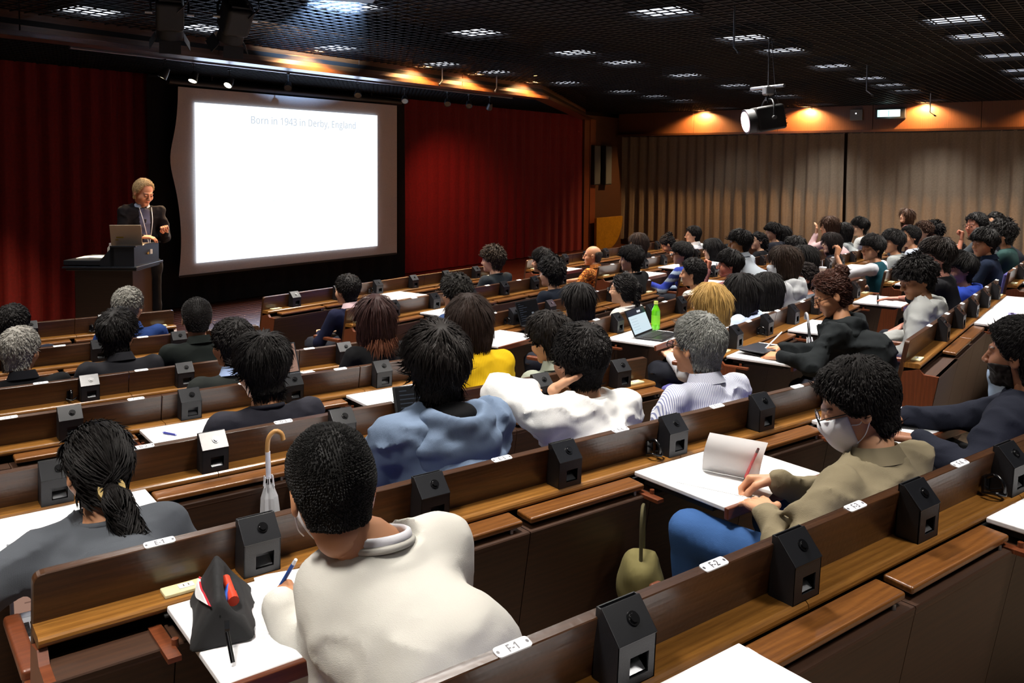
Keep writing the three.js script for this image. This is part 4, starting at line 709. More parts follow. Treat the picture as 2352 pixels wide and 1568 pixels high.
C2('D', 9.77, 1.19, .3, { lod: 1, label: 'person in a teal vest over white sleeves, fingers held to the mouth', hair: 'medium', hairColor: BK, hsd: 9, skin: SK.b, yaw: -.85, bare: 1, wear: { name: 'vest', color: 0xffffff, cuff: .12, pattern: (x, y, z, a) => a ? lin(0xc4c4ca) : lin(0x0d3a44) }, armL: { w: [-.16, .98, -.42], pole: [-.5, -1, .2], hand: 'grip', fwd: [.3, .75, .1], up: [-.4, .2, .9] } });
C2('D', 10.66, 1.2, .3, { lod: 1, label: 'person with a black bowl cut in a grey t-shirt', hair: 'medium', hairColor: BK, hsd: 10, skin: 0xb5805c, yaw: -.75, wear: { color: 0x8e9290, cuff: .1, collar: 'crew' } });
C2('D', 11.54, 1.21, .3, { lod: 1, label: 'person with glasses and short dark hair in a pale blue shirt', hair: 'short', hairColor: BK, hsd: 7, skin: SK.b, glasses: 'thin', yaw: -.8, wear: { color: 0xbcc6d2 } });
C2('D', 12.29, 1.23, .3, { lod: 2, label: 'person with brown hair half hidden in the rear right rows', hair: 'short', hairColor: BR, hsd: 1, skin: SK.c, yaw: -.7, wear: { color: 0x30343a } });
C2('D', 12.9, 1.18, .3, { lod: 2, label: 'dark curly-haired person in grey-green near the blue bag strap', hair: 'curly', hairColor: BK, hsd: 3, skin: SK.b, yaw: -.6, wear: { color: 0x4a5a56 } });
C2('C', 16.4, 1.3, .3, { lod: 2, sex: 'f', label: 'brown-haired person with the chin lifted before the beige curtain', hair: 'long', hairColor: BR, hsd: 4, skin: SK.e, pitch: -.25, yaw: -.9, wear: { color: 0x5a3a36 } });
const bw = C2('E', 5.32, 1.2, .5, { lod: 0, sex: 'f', label: 'person with a loose brown bun and glasses in a black jacket, writing on a tablet', hair: 'bun', hairColor: 0x33190f, skin: SK.b, glasses: 'thin', yaw: -.5, pitch: .45, wear: { name: 'jacket', color: 0x14181a, hood: 1, loose: .02, wrinkle: 2, collar: 'none' }, armR: { w: [-.06, .735, -.56], pole: [1, -.5, .3], hand: 'grip', fwd: [-.35, -.15, -.9], up: [.3, .9, 0] }, armL: { w: [-.27, .725, -.5], pole: [-1, -.6, .3], hand: 'rest', fwd: [.25, -.1, -.95], up: [-.3, .9, 0] } });
C2('E', 6.45, 1.2, .26, { lod: 0, label: 'person with thick black hair in a light grey hoodie looking down', hair: 'curly', hairColor: BK, hsd: 4, skin: 0xb07a52, yaw: -.75, pitch: .3, bulk: 1.05, pants: 0x3a3c38, wear: { name: 'hoodie', color: 0x9a9c9a, hood: 1, loose: .03, wrinkle: 1.6, cuff: .8 }, armL: { w: [-.16, .58, -.2], hand: 'rest' } });
C2('E', 7.15, 1.3, .27, { lod: 1, label: 'person with dark brown hair and flushed face, one arm laid on the desk', hair: 'medium', hairColor: 0x1a120e, hsd: 11, skin: 0xc88a78, yaw: -.6, bare: 1, wear: { color: 0x1a1a1e, cuff: .3 }, armL: { w: [.35, .74, -.5], pole: [-.6, -.6, .2], hand: 'flat', fwd: [.1, -.1, -1] } });
C2('E', 8.1, 1.12, .26, { lod: 0, label: 'person with straight black hair in a royal blue hoodie', hair: 'medium', hairColor: BK, hsd: 12, skin: 0xc08a74, yaw: -.7, wear: { name: 'hoodie', color: 0x263f9a, hood: 1, loose: .025 } });
C2('E', 9.43, 1.25, .27, { lod: 1, label: 'black-haired person in a dark navy shirt before the bushy black hair', hair: 'medium', hairColor: BK, hsd: 13, skin: SK.b, yaw: -.9, wear: { color: 0x1a2438, collar: 'shirt' } });
C2('E', 10.05, 1.3, .2, { lod: 1, sex: 'f', label: 'person with bushy black hair seen from behind in teal with a white scarf', hair: 'curly', hairColor: BK, hsd: 5, skin: SK.b, yaw: -.3, wear: { color: 0x2c4644 } });
C2('E', 10.5, 1.36, .5, { lod: 1, label: 'person with glasses in a grey t-shirt resting the chin on a fist', hair: 'short', hairColor: BK, hsd: 8, skin: 0xa86a52, glasses: 'thin', yaw: -.95, bare: 1, wear: { color: 0x3c4044, cuff: .05, collar: 'crew' }, armL: { w: [-.1, 1.08, -.42], pole: [-.3, -1, -.3], hand: 'fist', fwd: [.2, .9, .1], up: [0, 0, 1] } });
C2('E', 11.46, 1.33, .45, { lod: 1, sex: 'f', label: 'person with gold-rimmed glasses and pinned-back dark hair at far right', hair: 'pony', hairColor: BK, hsd: 3, skin: SK.a, glasses: 'thin', yaw: -1.0, wear: { color: 0x22242a } });
C2('F', 5.62, 1.2, .3, { lod: 1, label: 'person in light blue jeans at the right picture edge, only a knee in view', hair: 'short', hairColor: BK, skin: SK.c, pants: 0x8fa3bd, legLod: .013, wear: { color: 0x30343c }, armL: { w: [-.02, .66, -.3], hand: 'rest' }, armR: { w: [.1, .66, -.28], hand: 'rest' }, legL: { k: [-.05, .57, -.5], a: [-.02, .1, -.5] }, legR: { k: [.14, .56, -.5], a: [.12, .1, -.5] } });
// ---------------------------------------------------------------- the stage
{
  // black masking drape behind and below the screen
  const d = thing('masking_drape', 'black masking drape hanging behind and below the projection screen', 'drape', [6.55, .11, -10.98]);
  mesh('cloth', curtain(5.0, 3.2, .02, .4, 23), std({ color: 0x07070a, roughness: .95, side: THREE.DoubleSide }), d); mesh('batten', box(5, .03, .03, 2.5, 3.2, 0), M.blackPl, d);
  // screen cloth with a curling left edge
  const t = thing('projection_screen', 'large grey-white projection screen with a curling left edge showing a white slide', 'screen', [0, 0, -10.75]);
  const nx = 24, ny = 30, pos = [], uv = [], idx = [];
  for (let j = 0; j <= ny; j++) for (let i = 0; i <= nx; i++) {
    const v = j / ny, xl = 6.83 - .07 * Math.exp(-Math.pow((v - .62) / .13, 2)) + .03 * Math.sin(v * 7), x = xl + (11.1 - xl) * i / nx, u = i / nx;
    pos.push(x, .57 + 2.6 * v, .02 * Math.sin(v * 9) * Math.exp(-u * 14)); uv.push(u, v);
  }
  for (let j = 0; j < ny; j++) for (let i = 0; i < nx; i++) { const a = j * (nx + 1) + i, b = a + nx + 1; idx.push(a, a + 1, b, a + 1, b + 1, b); }
  const g = new THREE.BufferGeometry(); g.setAttribute('position', new THREE.Float32BufferAttribute(pos, 3)); g.setAttribute('uv', new THREE.Float32BufferAttribute(uv, 2)); g.setIndex(idx); g.computeVertexNormals();
  mesh('screen_cloth', g, std({ map: speck([186, 178, 176], [206, 199, 197], 128, 15, 8), roughness: .9, side: THREE.DoubleSide }), t);
  mesh('roller_case', rotG(cyl(.05, .05, 4.5, 0, 0, 0, 16), 0, 0, Math.PI / 2).translate(8.97, 3.24, -.03), M.blackPl, t); mesh('hanger', merge([7.4, 10.5].map(x => box(.03, .2, .03, x, 3.33, -.03))), M.blackPl, t); mesh('bottom_bar', box(4.25, .03, .02, 8.96, .57, 0), M.blackPl, t);
  const c = document.createElement('canvas'); c.width = 1536; c.height = 970; const x = c.getContext('2d');
  x.fillStyle = '#fff'; x.fillRect(0, 0, 1536, 970); x.fillStyle = '#aeb0b0'; x.font = '66px sans-serif'; x.textAlign = 'center'; x.fillText('Born in 1943 in Derby, England', 862, 108); x.fillStyle = '#c8c8c8'; x.fillRect(580, 604, 6, 6);
  const tx = new THREE.CanvasTexture(c); tx.colorSpace = THREE.SRGBColorSpace;
  const sl = new THREE.PlaneGeometry(3.51, 2.23); mesh('slide', sl, std({ color: 0x000000, emissive: 0xeaf3ff, emissiveIntensity: LV.screenFace, emissiveMap: tx }), t).position.set(8.84, 1.855, .03);
  const rl = new THREE.RectAreaLight(0xbfd8ff, LV.screen, 3.5, 2.2); rl.position.set(8.84, 1.855, .06); rl.rotation.y = Math.PI; t.add(rl);
}
// wing wall right of the curtain: wood pilasters, two slim column speakers, a curved gold board
{
  const w = struct('wall_wing', box(2.15, 3.4, .06, 19.12, 1.7, -11.33), M.body);
  for (const [x, s] of [[18.22, .24], [18.5, .26]]) mesh('pilaster', rbox(s, 3.3, .08, .01, x, 1.65, -11.26), M.endw, w);
  for (const x of [18.55, 19.1]) { const t = thing('column_speaker', x < 19 ? 'slim grey column speaker on the left of the stage corner pair' : 'slim grey column speaker on the right of the stage corner pair', 'speaker', [x, 1.68, -11.18]); mesh('cabinet', rbox(.3, .98, .12, .01, 0, .49, 0), M.blackPl, t); mesh('grille', rbox(.27, .94, .01, .004, 0, .49, .062), std({ color: 0x4a5055, roughness: .7, bumpMap: weaveBump, bumpScale: .002 }), t); }
  const s = new THREE.Shape(); s.moveTo(0, 0); s.lineTo(1.28, 0); s.absarc(.48, 0, .8, 0, -Math.PI / 2, true); s.lineTo(0, -.8);
  const gl = mesh('gold_board', uvm(new THREE.ExtrudeGeometry(s, { depth: .05, bevelEnabled: true, bevelSize: .01, bevelThickness: .01, curveSegments: 24 })), std({ map: speck([150, 112, 30], [196, 150, 48], 32, 4, 1), roughness: .35, metalness: .55 })); gl.position.set(18.42, .86, -11.1); tag(gl, 'gold board with a curved lower right edge standing in the stage corner', 'board');
}
// lectern
const LT = Math.atan2(-.8033, .5955);
{
  const t = thing('lectern', 'dark wood and blue-black lectern with a side shelf and a gold emblem', 'lectern', [4.66, .1, -8.1], LT);
  const dk = phys({ map: woodTex([30, 17, 12], [52, 30, 20], 131), roughness: .4, clearcoat: .3, clearcoatRoughness: .3 }), bl = phys({ color: 0x1b2430, roughness: .34, clearcoat: .4, clearcoatRoughness: .2 });
  mesh('base', rbox(.58, .96, .5, .008, -.33, .48, -.3), dk, t); mesh('plinth', rbox(.62, .08, .54, .01, -.33, .04, -.3), dk, t);
  mesh('moulding', merge([rbox(.74, .022, .66, .006, -.34, .985, -.31), rbox(.7, .02, .62, .006, -.33, .962, -.31)]), bl, t);
  mesh('side_shelf', rbox(.42, .05, .6, .008, -.5, 1.03, -.31), bl, t);
  mesh('desk_box', prism([[0, .99], [0, 1.19], [-.6, 1.19], [-.6, .99]], -.24, 0), bl, t); mesh('slope', prism([[0, 0], [0, .001], [-.6, .001]], 0, .001), bl, t);
  mesh('cheek', shapeGeo([[-.34, 1.055], [-.22, 1.19], [-.2, 1.19], [-.2, 1.0], [-.34, 1.0]], .6).translate(0, 0, -.6), bl, t);
  mesh('top_rim', merge([rbox(.26, .014, .02, .004, -.11, 1.196, 0), rbox(.02, .014, .62, .004, .006, 1.196, -.3), rbox(.26, .014, .02, .004, -.11, 1.196, -.6)]), bl, t);
  mesh('emblem', merge([cyl(.014, .014, .006, 0, 0, 0, 16), box(.016, .006, .03, 0, 0, .02)].map(g => rotG(g, 0, 0, Math.PI / 2))).translate(.004, 1.1, -.33), std({ color: 0xc9a13c, metalness: .8, roughness: .35 }), t).userData.label = 'gold emblem';
  const up = V(0, 1, 0), at = (x, y, z) => V(x, y, z).applyAxisAngle(up, LT).add(V(4.66, .1, -8.1));
  const put = (n, l, cat, p, r = 0) => { const q = at(...p); return thing(n, l, cat, [q.x, q.y, q.z], LT + r); };
  const lp = put('laptop', 'open silver laptop on the lectern, lid towards the audience', 'laptop', [-.13, 1.19, -.16], -Math.PI / 2 + .15); const si = std({ color: 0xc9b8a4, roughness: .4, metalness: .4 });
  mesh('keyboard_base', rbox(.22, .015, .3, .005, -.08, .008, 0), si, lp); const lid = mesh('lid', rbox(.008, .21, .3, .004, 0, .105, 0), si, lp); lid.position.set(.035, .012, 0); lid.rotation.z = -.25; mesh('sticker', merge([box(.001, .014, .07, .0045, .08, .06), box(.001, .01, .03, .0045, .055, .09)]), std({ color: 0xb59a2c }), lid);
  const bo = put('water_bottle', 'small white plastic bottle on the lectern side shelf', 'bottle', [-.36, 1.055, -.28]); mesh('bottle_body', tri(new THREE.LatheGeometry([[0, 0], [.03, 0], [.032, .01], [.032, .1], [.014, .125], [.014, .13]].map(p => new THREE.Vector2(...p)), 18)), std({ color: 0xe8e2da, roughness: .3 }), bo); mesh('cap', cyl(.016, .016, .02, 0, .14, 0, 14), M.plate, bo);
  const bk = put('open_book', 'open white notes lying on the lectern side shelf', 'book', [-.53, 1.056, -.3], .1); for (const s of [-1, 1]) mesh('page', rotG(rbox(.15, .01, .21, .003, s * .076, .006, 0), 0, 0, s * -.06), M.paper, bk);
}
// the speaker at the lectern
{
  const o = person([5.02, .1, -8.55], 2.89, { lod: 0, stand: 1, top: 1.845, fw: .05, hs: 1.04, label: 'standing speaker in a dark jacket and pale blue shirt at the lectern, looking down', group: undefined, sex: 'm', hair: 'thin', hairColor: 0xb59a72, skin: 0xd09070, yaw: -.3, pitch: .38, bulk: .98, sw: .185, pants: 0x15151a, wear: { name: 'jacket', color: 0x17151a, collar: 'shirt', collarColor: 0xa9b8d4, loose: .012, wrinkle: 1.6, grow: .012, pattern: (x, y, z, a) => !a && z < -.06 && Math.abs(x - .0) < .055 + Math.max(0, (1.1 - y)) * -.05 && y > .85 ? [13, 16, 20] : [1, 1, 1] }, armR: { w: [.1, 1.27, -.27], pole: [.3, -1, .5], hand: 'rest', fwd: [-.9, -.05, -.3], up: [.1, .95, -.2] }, armL: { w: [-.15, 1.29, -.26], pole: [-.3, -1, .5], hand: 'fist', fwd: [.25, .75, -.35], up: [-.1, .3, .9] } });
  o.t.userData.category = 'person'; delete o.t.userData.group;
  const ly = tube([[-.06, 1.56, -.1], [-.045, 1.42, -.185], [-.01, 1.22, -.215], [.0, 1.15, -.215], [.01, 1.22, -.215], [.045, 1.42, -.185], [.06, 1.56, -.1]], .004, 30, 6); mesh('lanyard', ly, std({ color: 0xd8d8e0, roughness: .7 }), o.t);
  mesh('badge', rbox(.06, .05, .004, .002, 0, 1.11, -.222), M.paper, o.t); mesh('clip_microphone', merge([cyl(.008, .008, .025, .03, 1.42, -.2, 10), cyl(.011, .011, .014, .03, 1.438, -.2, 10)]), M.blackPl, o.t);
}
// lamp track under the fascia: a rail and little swivel lamps; three at the left are lit, the dark last one carries added red light
{
  const r = thing('lamp_track', 'long metal lamp track under the wood fascia above the stage', 'rail', [0, 0, -8.98]); mesh('rail', rbox(7.6, .03, .04, .004, 8.3, 3.3, 0), M.metal, r);
  const lampG = { head: tri(new THREE.LatheGeometry([[.02, -.07], [.034, -.06], [.045, .0], [.052, .05], [.052, .06], [.046, .056], [.038, .03]].map(p => new THREE.Vector2(...p)), 18)), stem: merge([cyl(.006, .006, .1, 0, .1, 0, 8), box(.02, .02, .04, 0, .15, 0)]), lens: cyl(.044, .044, .004, 0, .052, 0, 18) };
  const lit = std({ color: 0x332a18, emissive: 0xfff0c8, emissiveIntensity: 14 }), dimL = std({ color: 0x8fb0c8, roughness: .15, metalness: .3 }), off = std({ color: 0x1c1d20, roughness: .2 });  // pale blue lens colour stands in for a bluish lit lens
  const L = [[5.56, 3.13, 1, [4.3, .3, -9.8]], [5.93, 3.12, 1, [5.0, 1.2, -8.7]], [6.41, 3.1, 1, [5.1, 1.5, -8.5]], [7.29, 3.13, 0], [8.5, 3.12, 0], [9.44, 3.1, 2], [10.4, 3.12, 0], [10.93, 3.12, 0], [11.48, 3.12, 3, [13.2, 1.0, -11.2]]];
  L.forEach(([x, y, k, tg], i) => {
    const t = thing('track_lamp', `${k === 1 ? 'lit warm' : k === 2 ? 'pale-lensed unlit' : 'dark'} swivel spot lamp on the stage track, ${ordinal(i + 1)} from the left`, 'spot lamp', [x, y, -8.98], 0, 'track spot lamps');
    mesh('stem', lampG.stem, M.blackPl, t); const d = tg ? V(tg[0] - x, tg[1] - y, tg[2] + 8.98).normalize() : V(-.5, -.6, .5).normalize();
    const face = d, qn = new THREE.Quaternion().setFromUnitVectors(V(0, 1, 0), face);
    const h = mesh('lamp_head', lampG.head, M.blackPl, t); h.quaternion.copy(qn); mesh('lens', lampG.lens, k === 1 ? lit : k === 2 ? dimL : off, h);
    if (tg) { const l = new THREE.SpotLight(k === 3 ? 0xff8a6a : 0xffd6a0, k === 3 ? LV.stageLamp * .6 : LV.stageLamp * (i ? 1 : 2.2), 0, k === 3 ? .6 : i ? .32 : .62, .9, 2); const p = k === 3 ? d : d; l.position.copy(p).multiplyScalar(.09); l.target.position.copy(p).multiplyScalar(3); l.castShadow = true; l.shadow.radius = 2; t.add(l, l.target); }  // last lamp: added red glow on the curtain, its lens stays dark
  });
}
// theatre lanterns hung below the grid
function lantern(label, pos, turn, tilt, s, litC) {
  const t = thing('theatre_lantern', label, 'stage light', pos, turn);
  const yb = pos[1], up = CEIL + .02 - yb;
  mesh('hanger', merge([bar([0, .16 * s, 0], [0, up, 0], .008), box(.05, .04, .05, 0, .2 * s, 0)]), M.blackPl, t);
  mesh('yoke', tube([[-.17 * s, 0, 0], [-.17 * s, .12 * s, 0], [-.12 * s, .18 * s, 0], [0, .2 * s, 0], [.12 * s, .18 * s, 0], [.17 * s, .12 * s, 0], [.17 * s, 0, 0]], .01, 30, 6), M.blackPl, t);
  const b = mesh('housing', merge([rbox(.26 * s, .26 * s, .3 * s, .03), ...[-.08, -.03, .02, .07].map(y => box(.2 * s, .008, .02, 0, y * s, .155 * s)), rotG(cyl(.12 * s, .13 * s, .1 * s, 0, 0, 0, 20), Math.PI / 2, 0, 0).translate(0, 0, -.19 * s)]), std({ color: 0x131314, roughness: .55 }), t); b.rotation.x = -tilt;
  const lens = mesh('lens', rotG(cyl(.105 * s, .105 * s, .01, 0, 0, 0, 24), Math.PI / 2, 0, 0).translate(0, 0, -.242 * s), litC ? std({ color: 0x332028, emissive: litC, emissiveIntensity: 16 }) : std({ color: 0x15171a, roughness: .15 }), b);
  if (!litC) for (const a of [0, 1, 2, 3]) mesh('barn_door', rotG(rotG(box(.2 * s, .004, .12 * s, 0, 0, -.06 * s), .5, 0, 0).translate(0, .13 * s, -.24 * s), 0, 0, a * Math.PI / 2), std({ color: 0x1c1c1e, roughness: .5 }), b);
  mesh('knobs', merge([-1, 1].map(q => rotG(cyl(.02 * s, .02 * s, .05, 0, 0, 0, 10), 0, 0, Math.PI / 2).translate(q * .19 * s, 0, 0))), M.metal, t);
  mesh('cable', tube([[.05, up, .05], [.1 * s, .3 * s, .12 * s], [.16 * s, .1 * s, .2 * s], [.06 * s, -.02 * s, .17 * s]], .005, 20, 5), M.blackPl, t);
  return { t, b };
}
lantern('black theatre lantern with a pale yoke clamp, hung at the left of the pair', [3.62, 3.2, -5.77], 2.6 + Math.PI, 1.0, .74);
lantern('black theatre lantern with finned back and open barn doors, right of the pair', [3.91, 3.17, -5.4], 2.9 + Math.PI, .9, .74);
{
  const tgt = V(5.0, 1.5, -8.45), p = V(9.35, 2.66, -3.45), d = tgt.clone().sub(p), turn = Math.atan2(-d.x, -d.z), tilt = Math.atan2(-d.y, Math.hypot(d.x, d.z));
  const { t, b } = lantern('lit pink-white follow spot hanging from the ceiling before the beige curtain', [p.x, p.y, p.z], turn, tilt, 1.05, 0xffd2e0);
  const l = new THREE.SpotLight(0xffdcc0, LV.follow, 0, .1, .6, 2), dn = d.clone().normalize(); l.position.set(0, -Math.sin(tilt) * .3, -Math.cos(tilt) * .3); l.target.position.set(0, -Math.sin(tilt) * 4, -Math.cos(tilt) * 4); l.castShadow = true; l.shadow.radius = 4; t.add(l, l.target);
  mesh('clamp', merge([rbox(.12, .1, .1, .02, 0, .3, 0), bar([-.2, .34, .1], [.25, .34, -.1], .02)]), M.metal, t);
}
// ceiling projector: its bottom just shows at the upper picture edge
{
  const p = V(4.28, 3.36, -4.62), d = V(6.6, 3.95, -7.8).sub(p), t = thing('projector', 'dark ceiling projector at the upper picture edge, aimed at the screen', 'projector', [p.x, p.y, p.z], Math.atan2(-d.x, -d.z));
  mesh('housing', rbox(.42, .14, .36, .02), M.blackPl, t); mesh('mount', bar([0, .05, 0], [0, .16, 0], .02), M.blackPl, t);
  mesh('lens', rotG(cyl(.035, .035, .03, 0, 0, 0, 18), Math.PI / 2, 0, 0).translate(.08, -.01, -.19), std({ color: 0x222222, emissive: 0xcfe4ff, emissiveIntensity: 4 }), t);
  const l = new THREE.SpotLight(0xa6ceff, LV.projector, 0, .21, .7, 2); l.position.set(.08, -.01, -.24); l.target.position.set(.08, -.01 + d.y, -Math.hypot(d.x, d.z)); l.castShadow = true; t.add(l, l.target);
}
// hanging microphones on thin rods
[[7.28, -3.0, 'over the centre rows'], [12.25, -3.17, 'over the right-hand rows'], [17.4, -3.38, 'near the beige curtain'], [9.5, -8.3, 'before the fascia, left one'], [10.78, -8.3, 'before the fascia, right one']].forEach(([x, z, w], i) => {
  const t = thing('hanging_microphone', `thin hanging microphone rod ${w}`, 'microphone', [x, CEIL, z]); const l = i > 2 ? .16 : .34;
  mesh('rod', bar([0, .02, 0], [0, -l, 0], .009), M.metal, t); mesh('arm', bar([0, -l, 0], [-.16, -l - .06, .1], .006), M.metal, t); mesh('capsule', bar([-.16, -l - .06, .1], [-.22, -l - .085, .14], .013), M.blackPl, t);
});
// exit sign and a small grey box on the right wall
{
  const t = thing('exit_sign', 'lit pale cyan exit sign box on the wood band above the beige curtain', 'exit sign', [19.83, 3.2, -4.63], -Math.PI / 2); mesh('case', rbox(.62, .22, .12, .01, 0, .1, 0), M.blackPl, t);
  const c = document.createElement('canvas'); c.width = 256; c.height = 96; const x = c.getContext('2d'); x.fillStyle = '#e8fffb'; x.fillRect(0, 0, 256, 96); x.fillStyle = '#bff3ec'; x.fillRect(0, 0, 30, 96); x.fillStyle = '#3a8f84'; x.fillRect(124, 8, 6, 80); const tx = new THREE.CanvasTexture(c); tx.colorSpace = THREE.SRGBColorSpace;
  mesh('lit_face', new THREE.PlaneGeometry(.46, .15), std({ color: 0, emissive: 0xffffff, emissiveIntensity: 1.6, emissiveMap: tx }), t).position.set(-.02, .11, .063);
  const l = new THREE.PointLight(0xc8fff6, .25); l.position.set(0, .1, .12); l.castShadow = true; t.add(l);
  const d = thing('wall_box', 'small square grey box with a white light on the wood band', 'box', [19.86, 3.2, -5.34], -Math.PI / 2); mesh('case', rbox(.26, .24, .06, .01, 0, .1, 0), std({ color: 0x5a5c60, roughness: .5 }), d); mesh('indicator', cyl(.015, .015, .01, 0, 0, 0, 10).rotateX(Math.PI / 2).translate(0, .13, .034), std({ color: 0x222222, emissive: 0xffffff, emissiveIntensity: 2 }), d);
}
// ---------------------------------------------------------------- things on and around the desks
const deskY = r => TOP[r] - DESK.dh + .0085;
function onDesk(n, label, cat, blk, r, s, p, rot = 0, dy = 0, group) { const q = onRow(blk, p, s, deskY(r) + dy); return thing(n, label, cat, [q.x, q.y, q.z], (blk === 1 ? TH1 : 0) + rot, group); }
const col = (c, rough = .5, o = {}) => std({ color: c, roughness: rough, ...o });
function sheet(label, blk, r, s, p, rot = 0, w = .21, d = .297, c = 0xf4f4f4) { const t = onDesk('paper_sheet', label, 'paper', blk, r, s, p, rot); mesh('sheet', box(w, .0012, d, 0, .0006, 0), col(c, .8), t); return t; }
function pen(label, world0, world1, c0, c1, r = .0048) {   // tip to top
  const a = V(...world0), b = V(...world1), d = b.clone().sub(a), L = d.length(), t = thing('pen', label, 'pen', [a.x, a.y, a.z]); t.quaternion.setFromUnitVectors(V(0, 1, 0), d.normalize());
  mesh('barrel', cyl(r, r, L * .78, 0, L * .51, 0, 12), col(c0, .3), t); mesh('tip', cyl(r, .0008, L * .12, 0, L * .06, 0, 12), col(c1, .3), t); mesh('cap', cyl(r * .85, r * 1.05, L * .1, 0, L * .95, 0, 12), col(c1, .3), t); mesh('clip', box(.002, L * .22, .0015, r * 1.2, L * .84, 0), col(c1, .3), t); return t;
}
const toWorld = (t, p) => V(...p).applyAxisAngle(V(0, 1, 0), t.rotation.y).add(t.position).toArray();
function laptop(label, blk, r, s, p, rot, lidC, screenTex, open = 1.9, w = .31) {
  const t = onDesk('laptop', label, 'laptop', blk, r, s, p, rot); const body = col(lidC, .4, { metalness: .3 });
  mesh('keyboard_base', rbox(w, .014, .21, .005, 0, .008, 0), body, t); mesh('keys', merge([...Array(5)].flatMap((_, j) => [...Array(12)].map((_, i) => rbox(w / 14.5, .003, .013, .001, (i - 5.5) * w / 13.2, .0165, -.06 + j * .0165, 1)))), col(0x101012, .5), t); mesh('touchpad', box(.09, .001, .055, 0, .0155, .065), col(0x2a2a2c, .3), t);
  const lid = mesh('lid', rbox(w, .2, .007, .004, 0, .1, -.0035), body, t); lid.position.set(0, .012, -.105); lid.rotation.x = -(open - Math.PI / 2);
  if (screenTex) mesh('display', new THREE.PlaneGeometry(w - .02, .178), screenTex, lid).position.set(0, .104, .0012);
  return t;
}
const scr = (draw, e = 1) => { const c = document.createElement('canvas'); c.width = 256; c.height = 160; const x = c.getContext('2d'); draw(x); const t = new THREE.CanvasTexture(c); t.colorSpace = THREE.SRGBColorSpace; return std({ color: 0x050505, roughness: .25, emissive: 0xffffff, emissiveIntensity: e, emissiveMap: t }); };
const docScreen = scr(x => { x.fillStyle = '#1a2638'; x.fillRect(0, 0, 256, 40); x.fillStyle = '#dfe6ee'; x.fillRect(140, 14, 50, 14); x.fillStyle = '#d7ecf6'; x.fillRect(0, 40, 256, 120); x.fillStyle = '#b8cfdb'; for (let i = 0; i < 5; i++) x.fillRect(20, 60 + i * 18, 90, 3); }, .95);
const pinkScreen = scr(x => { x.fillStyle = '#b08a78'; x.fillRect(0, 0, 256, 160); x.fillStyle = '#866658'; for (let i = 0; i < 7; i++) for (let j = 0; j < 4; j++) x.fillRect(20 + j * 58, 18 + i * 20, 24 + (i * 7 + j * 11) % 16, 3); }, .75);
const darkScreen = scr(x => { x.fillStyle = '#0a0b0e'; x.fillRect(0, 0, 256, 160); x.fillStyle = '#3c4450'; for (let i = 0; i < 9; i++) x.fillRect(14, 12 + i * 16, 30 + (i * 37) % 90, 4); x.fillStyle = '#888f98'; x.fillRect(160, 90, 26, 14); }, .6);

// white desktop of the off-white sweater
{
  sheet('white paper sheet under the hand with the blue pen', 1, 'F', .86, 1.97, -.25);
  const t = onDesk('pencil_case', 'open black pencil case with a white and red swoosh beside the off-white sweater', 'pencil case', 1, 'F', .655, 1.985, -.3);
  const blk = col(0x121214, .85, { bumpMap: weaveBump, bumpScale: .001 });
  const pc = nets((x, y, z) => { let d = smax(-(x + .052) * .88 + y * .47 - .0, (x - .05) * .8 + y * .6 - .012, .012); d = smax(d, Math.abs(z) - .105 + y * .12, .014); d = smax(d, -y, .006); d = smax(d, -ell(x, y, z, .03, .058, .0, .028, .036, .085), .006); return d + .0035 * vn3(x * 26, y * 26, z * 26); }, [-.09, -.01, -.14], [.09, .13, .14], .004);
  t.scale.setScalar(1.25); mesh('case_body', pc, std({ color: 0x141416, roughness: .85, vertexColors: true }), t);
  const sw = new THREE.Shape(); sw.moveTo(-.09, -.005); sw.quadraticCurveTo(-.06, -.03, .0, -.006); sw.lineTo(.09, .028); sw.lineTo(.0, .008); sw.quadraticCurveTo(-.055, -.008, -.09, -.005);
  const swoosh = (s, d) => { const g = new THREE.ExtrudeGeometry(sw, { depth: d, bevelEnabled: false, curveSegments: 16 }); g.scale(s, s, 1); const gt = tri(g); gt.rotateY(-Math.PI / 2); gt.rotateZ(-.49); return gt; };
  mesh('logo_outline', swoosh(1.06, .004).translate(-.0285, .046, 0), col(0xb01c2c, .6), t); mesh('logo', swoosh(.94, .0055).translate(-.0295, .046, 0), col(0xe4e4e6, .6), t);
  mesh('zip', tube([[.0, .052, -.1], [-.006, .068, -.06], [-.006, .071, .05], [.0, .054, .1]], .0016, 20, 5), M.blackGloss, t); mesh('zip_pull', merge([box(.008, .004, .03, .01, .05, .128), bar([.01, .045, .14], [.018, .006, .17], .004)]), M.blackGloss, t);
  const put = (n, l, x, y, z, rx, ry, c, r, L) => { const w = toWorld(t, [x, y, z]); const q = thing(n, l, 'pen', w, t.rotation.y + ry); const g = rotG(cyl(r, r, L, 0, 0, 0, 12), Math.PI / 2 + rx, 0, 0); mesh('barrel', g, col(c, .35), q); mesh('cap', rotG(cyl(r * 1.15, r * 1.15, L * .3, 0, L * .36, 0, 12), Math.PI / 2 + rx, 0, 0), col(new THREE.Color(c).multiplyScalar(.8), .35), q); };
  put('marker', 'orange-red marker in the open black pencil case', .024, .06, -.012, .1, .15, 0xe4472c, .011, .1); put('marker', 'clear and blue pen in the open black pencil case', .012, .058, .03, .15, -.2, 0x2d62c8, .006, .11);
  const e = onDesk('eraser', 'small white eraser crumb on the desktop by the pencil case', 'eraser', 1, 'F', .68, 1.87, .3); mesh('rubber', rbox(.018, .012, .014, .004, 0, .006, 0), col(0xd8d8d6, .8), e);
  pen('blue ballpoint pen in the hand of the off-white sweater', toWorld(ws.t, [-.21, .668, -.645]), toWorld(ws.t, [-.175, .79, -.575]), 0x1f4f9c, 0xcfd6e2);
}
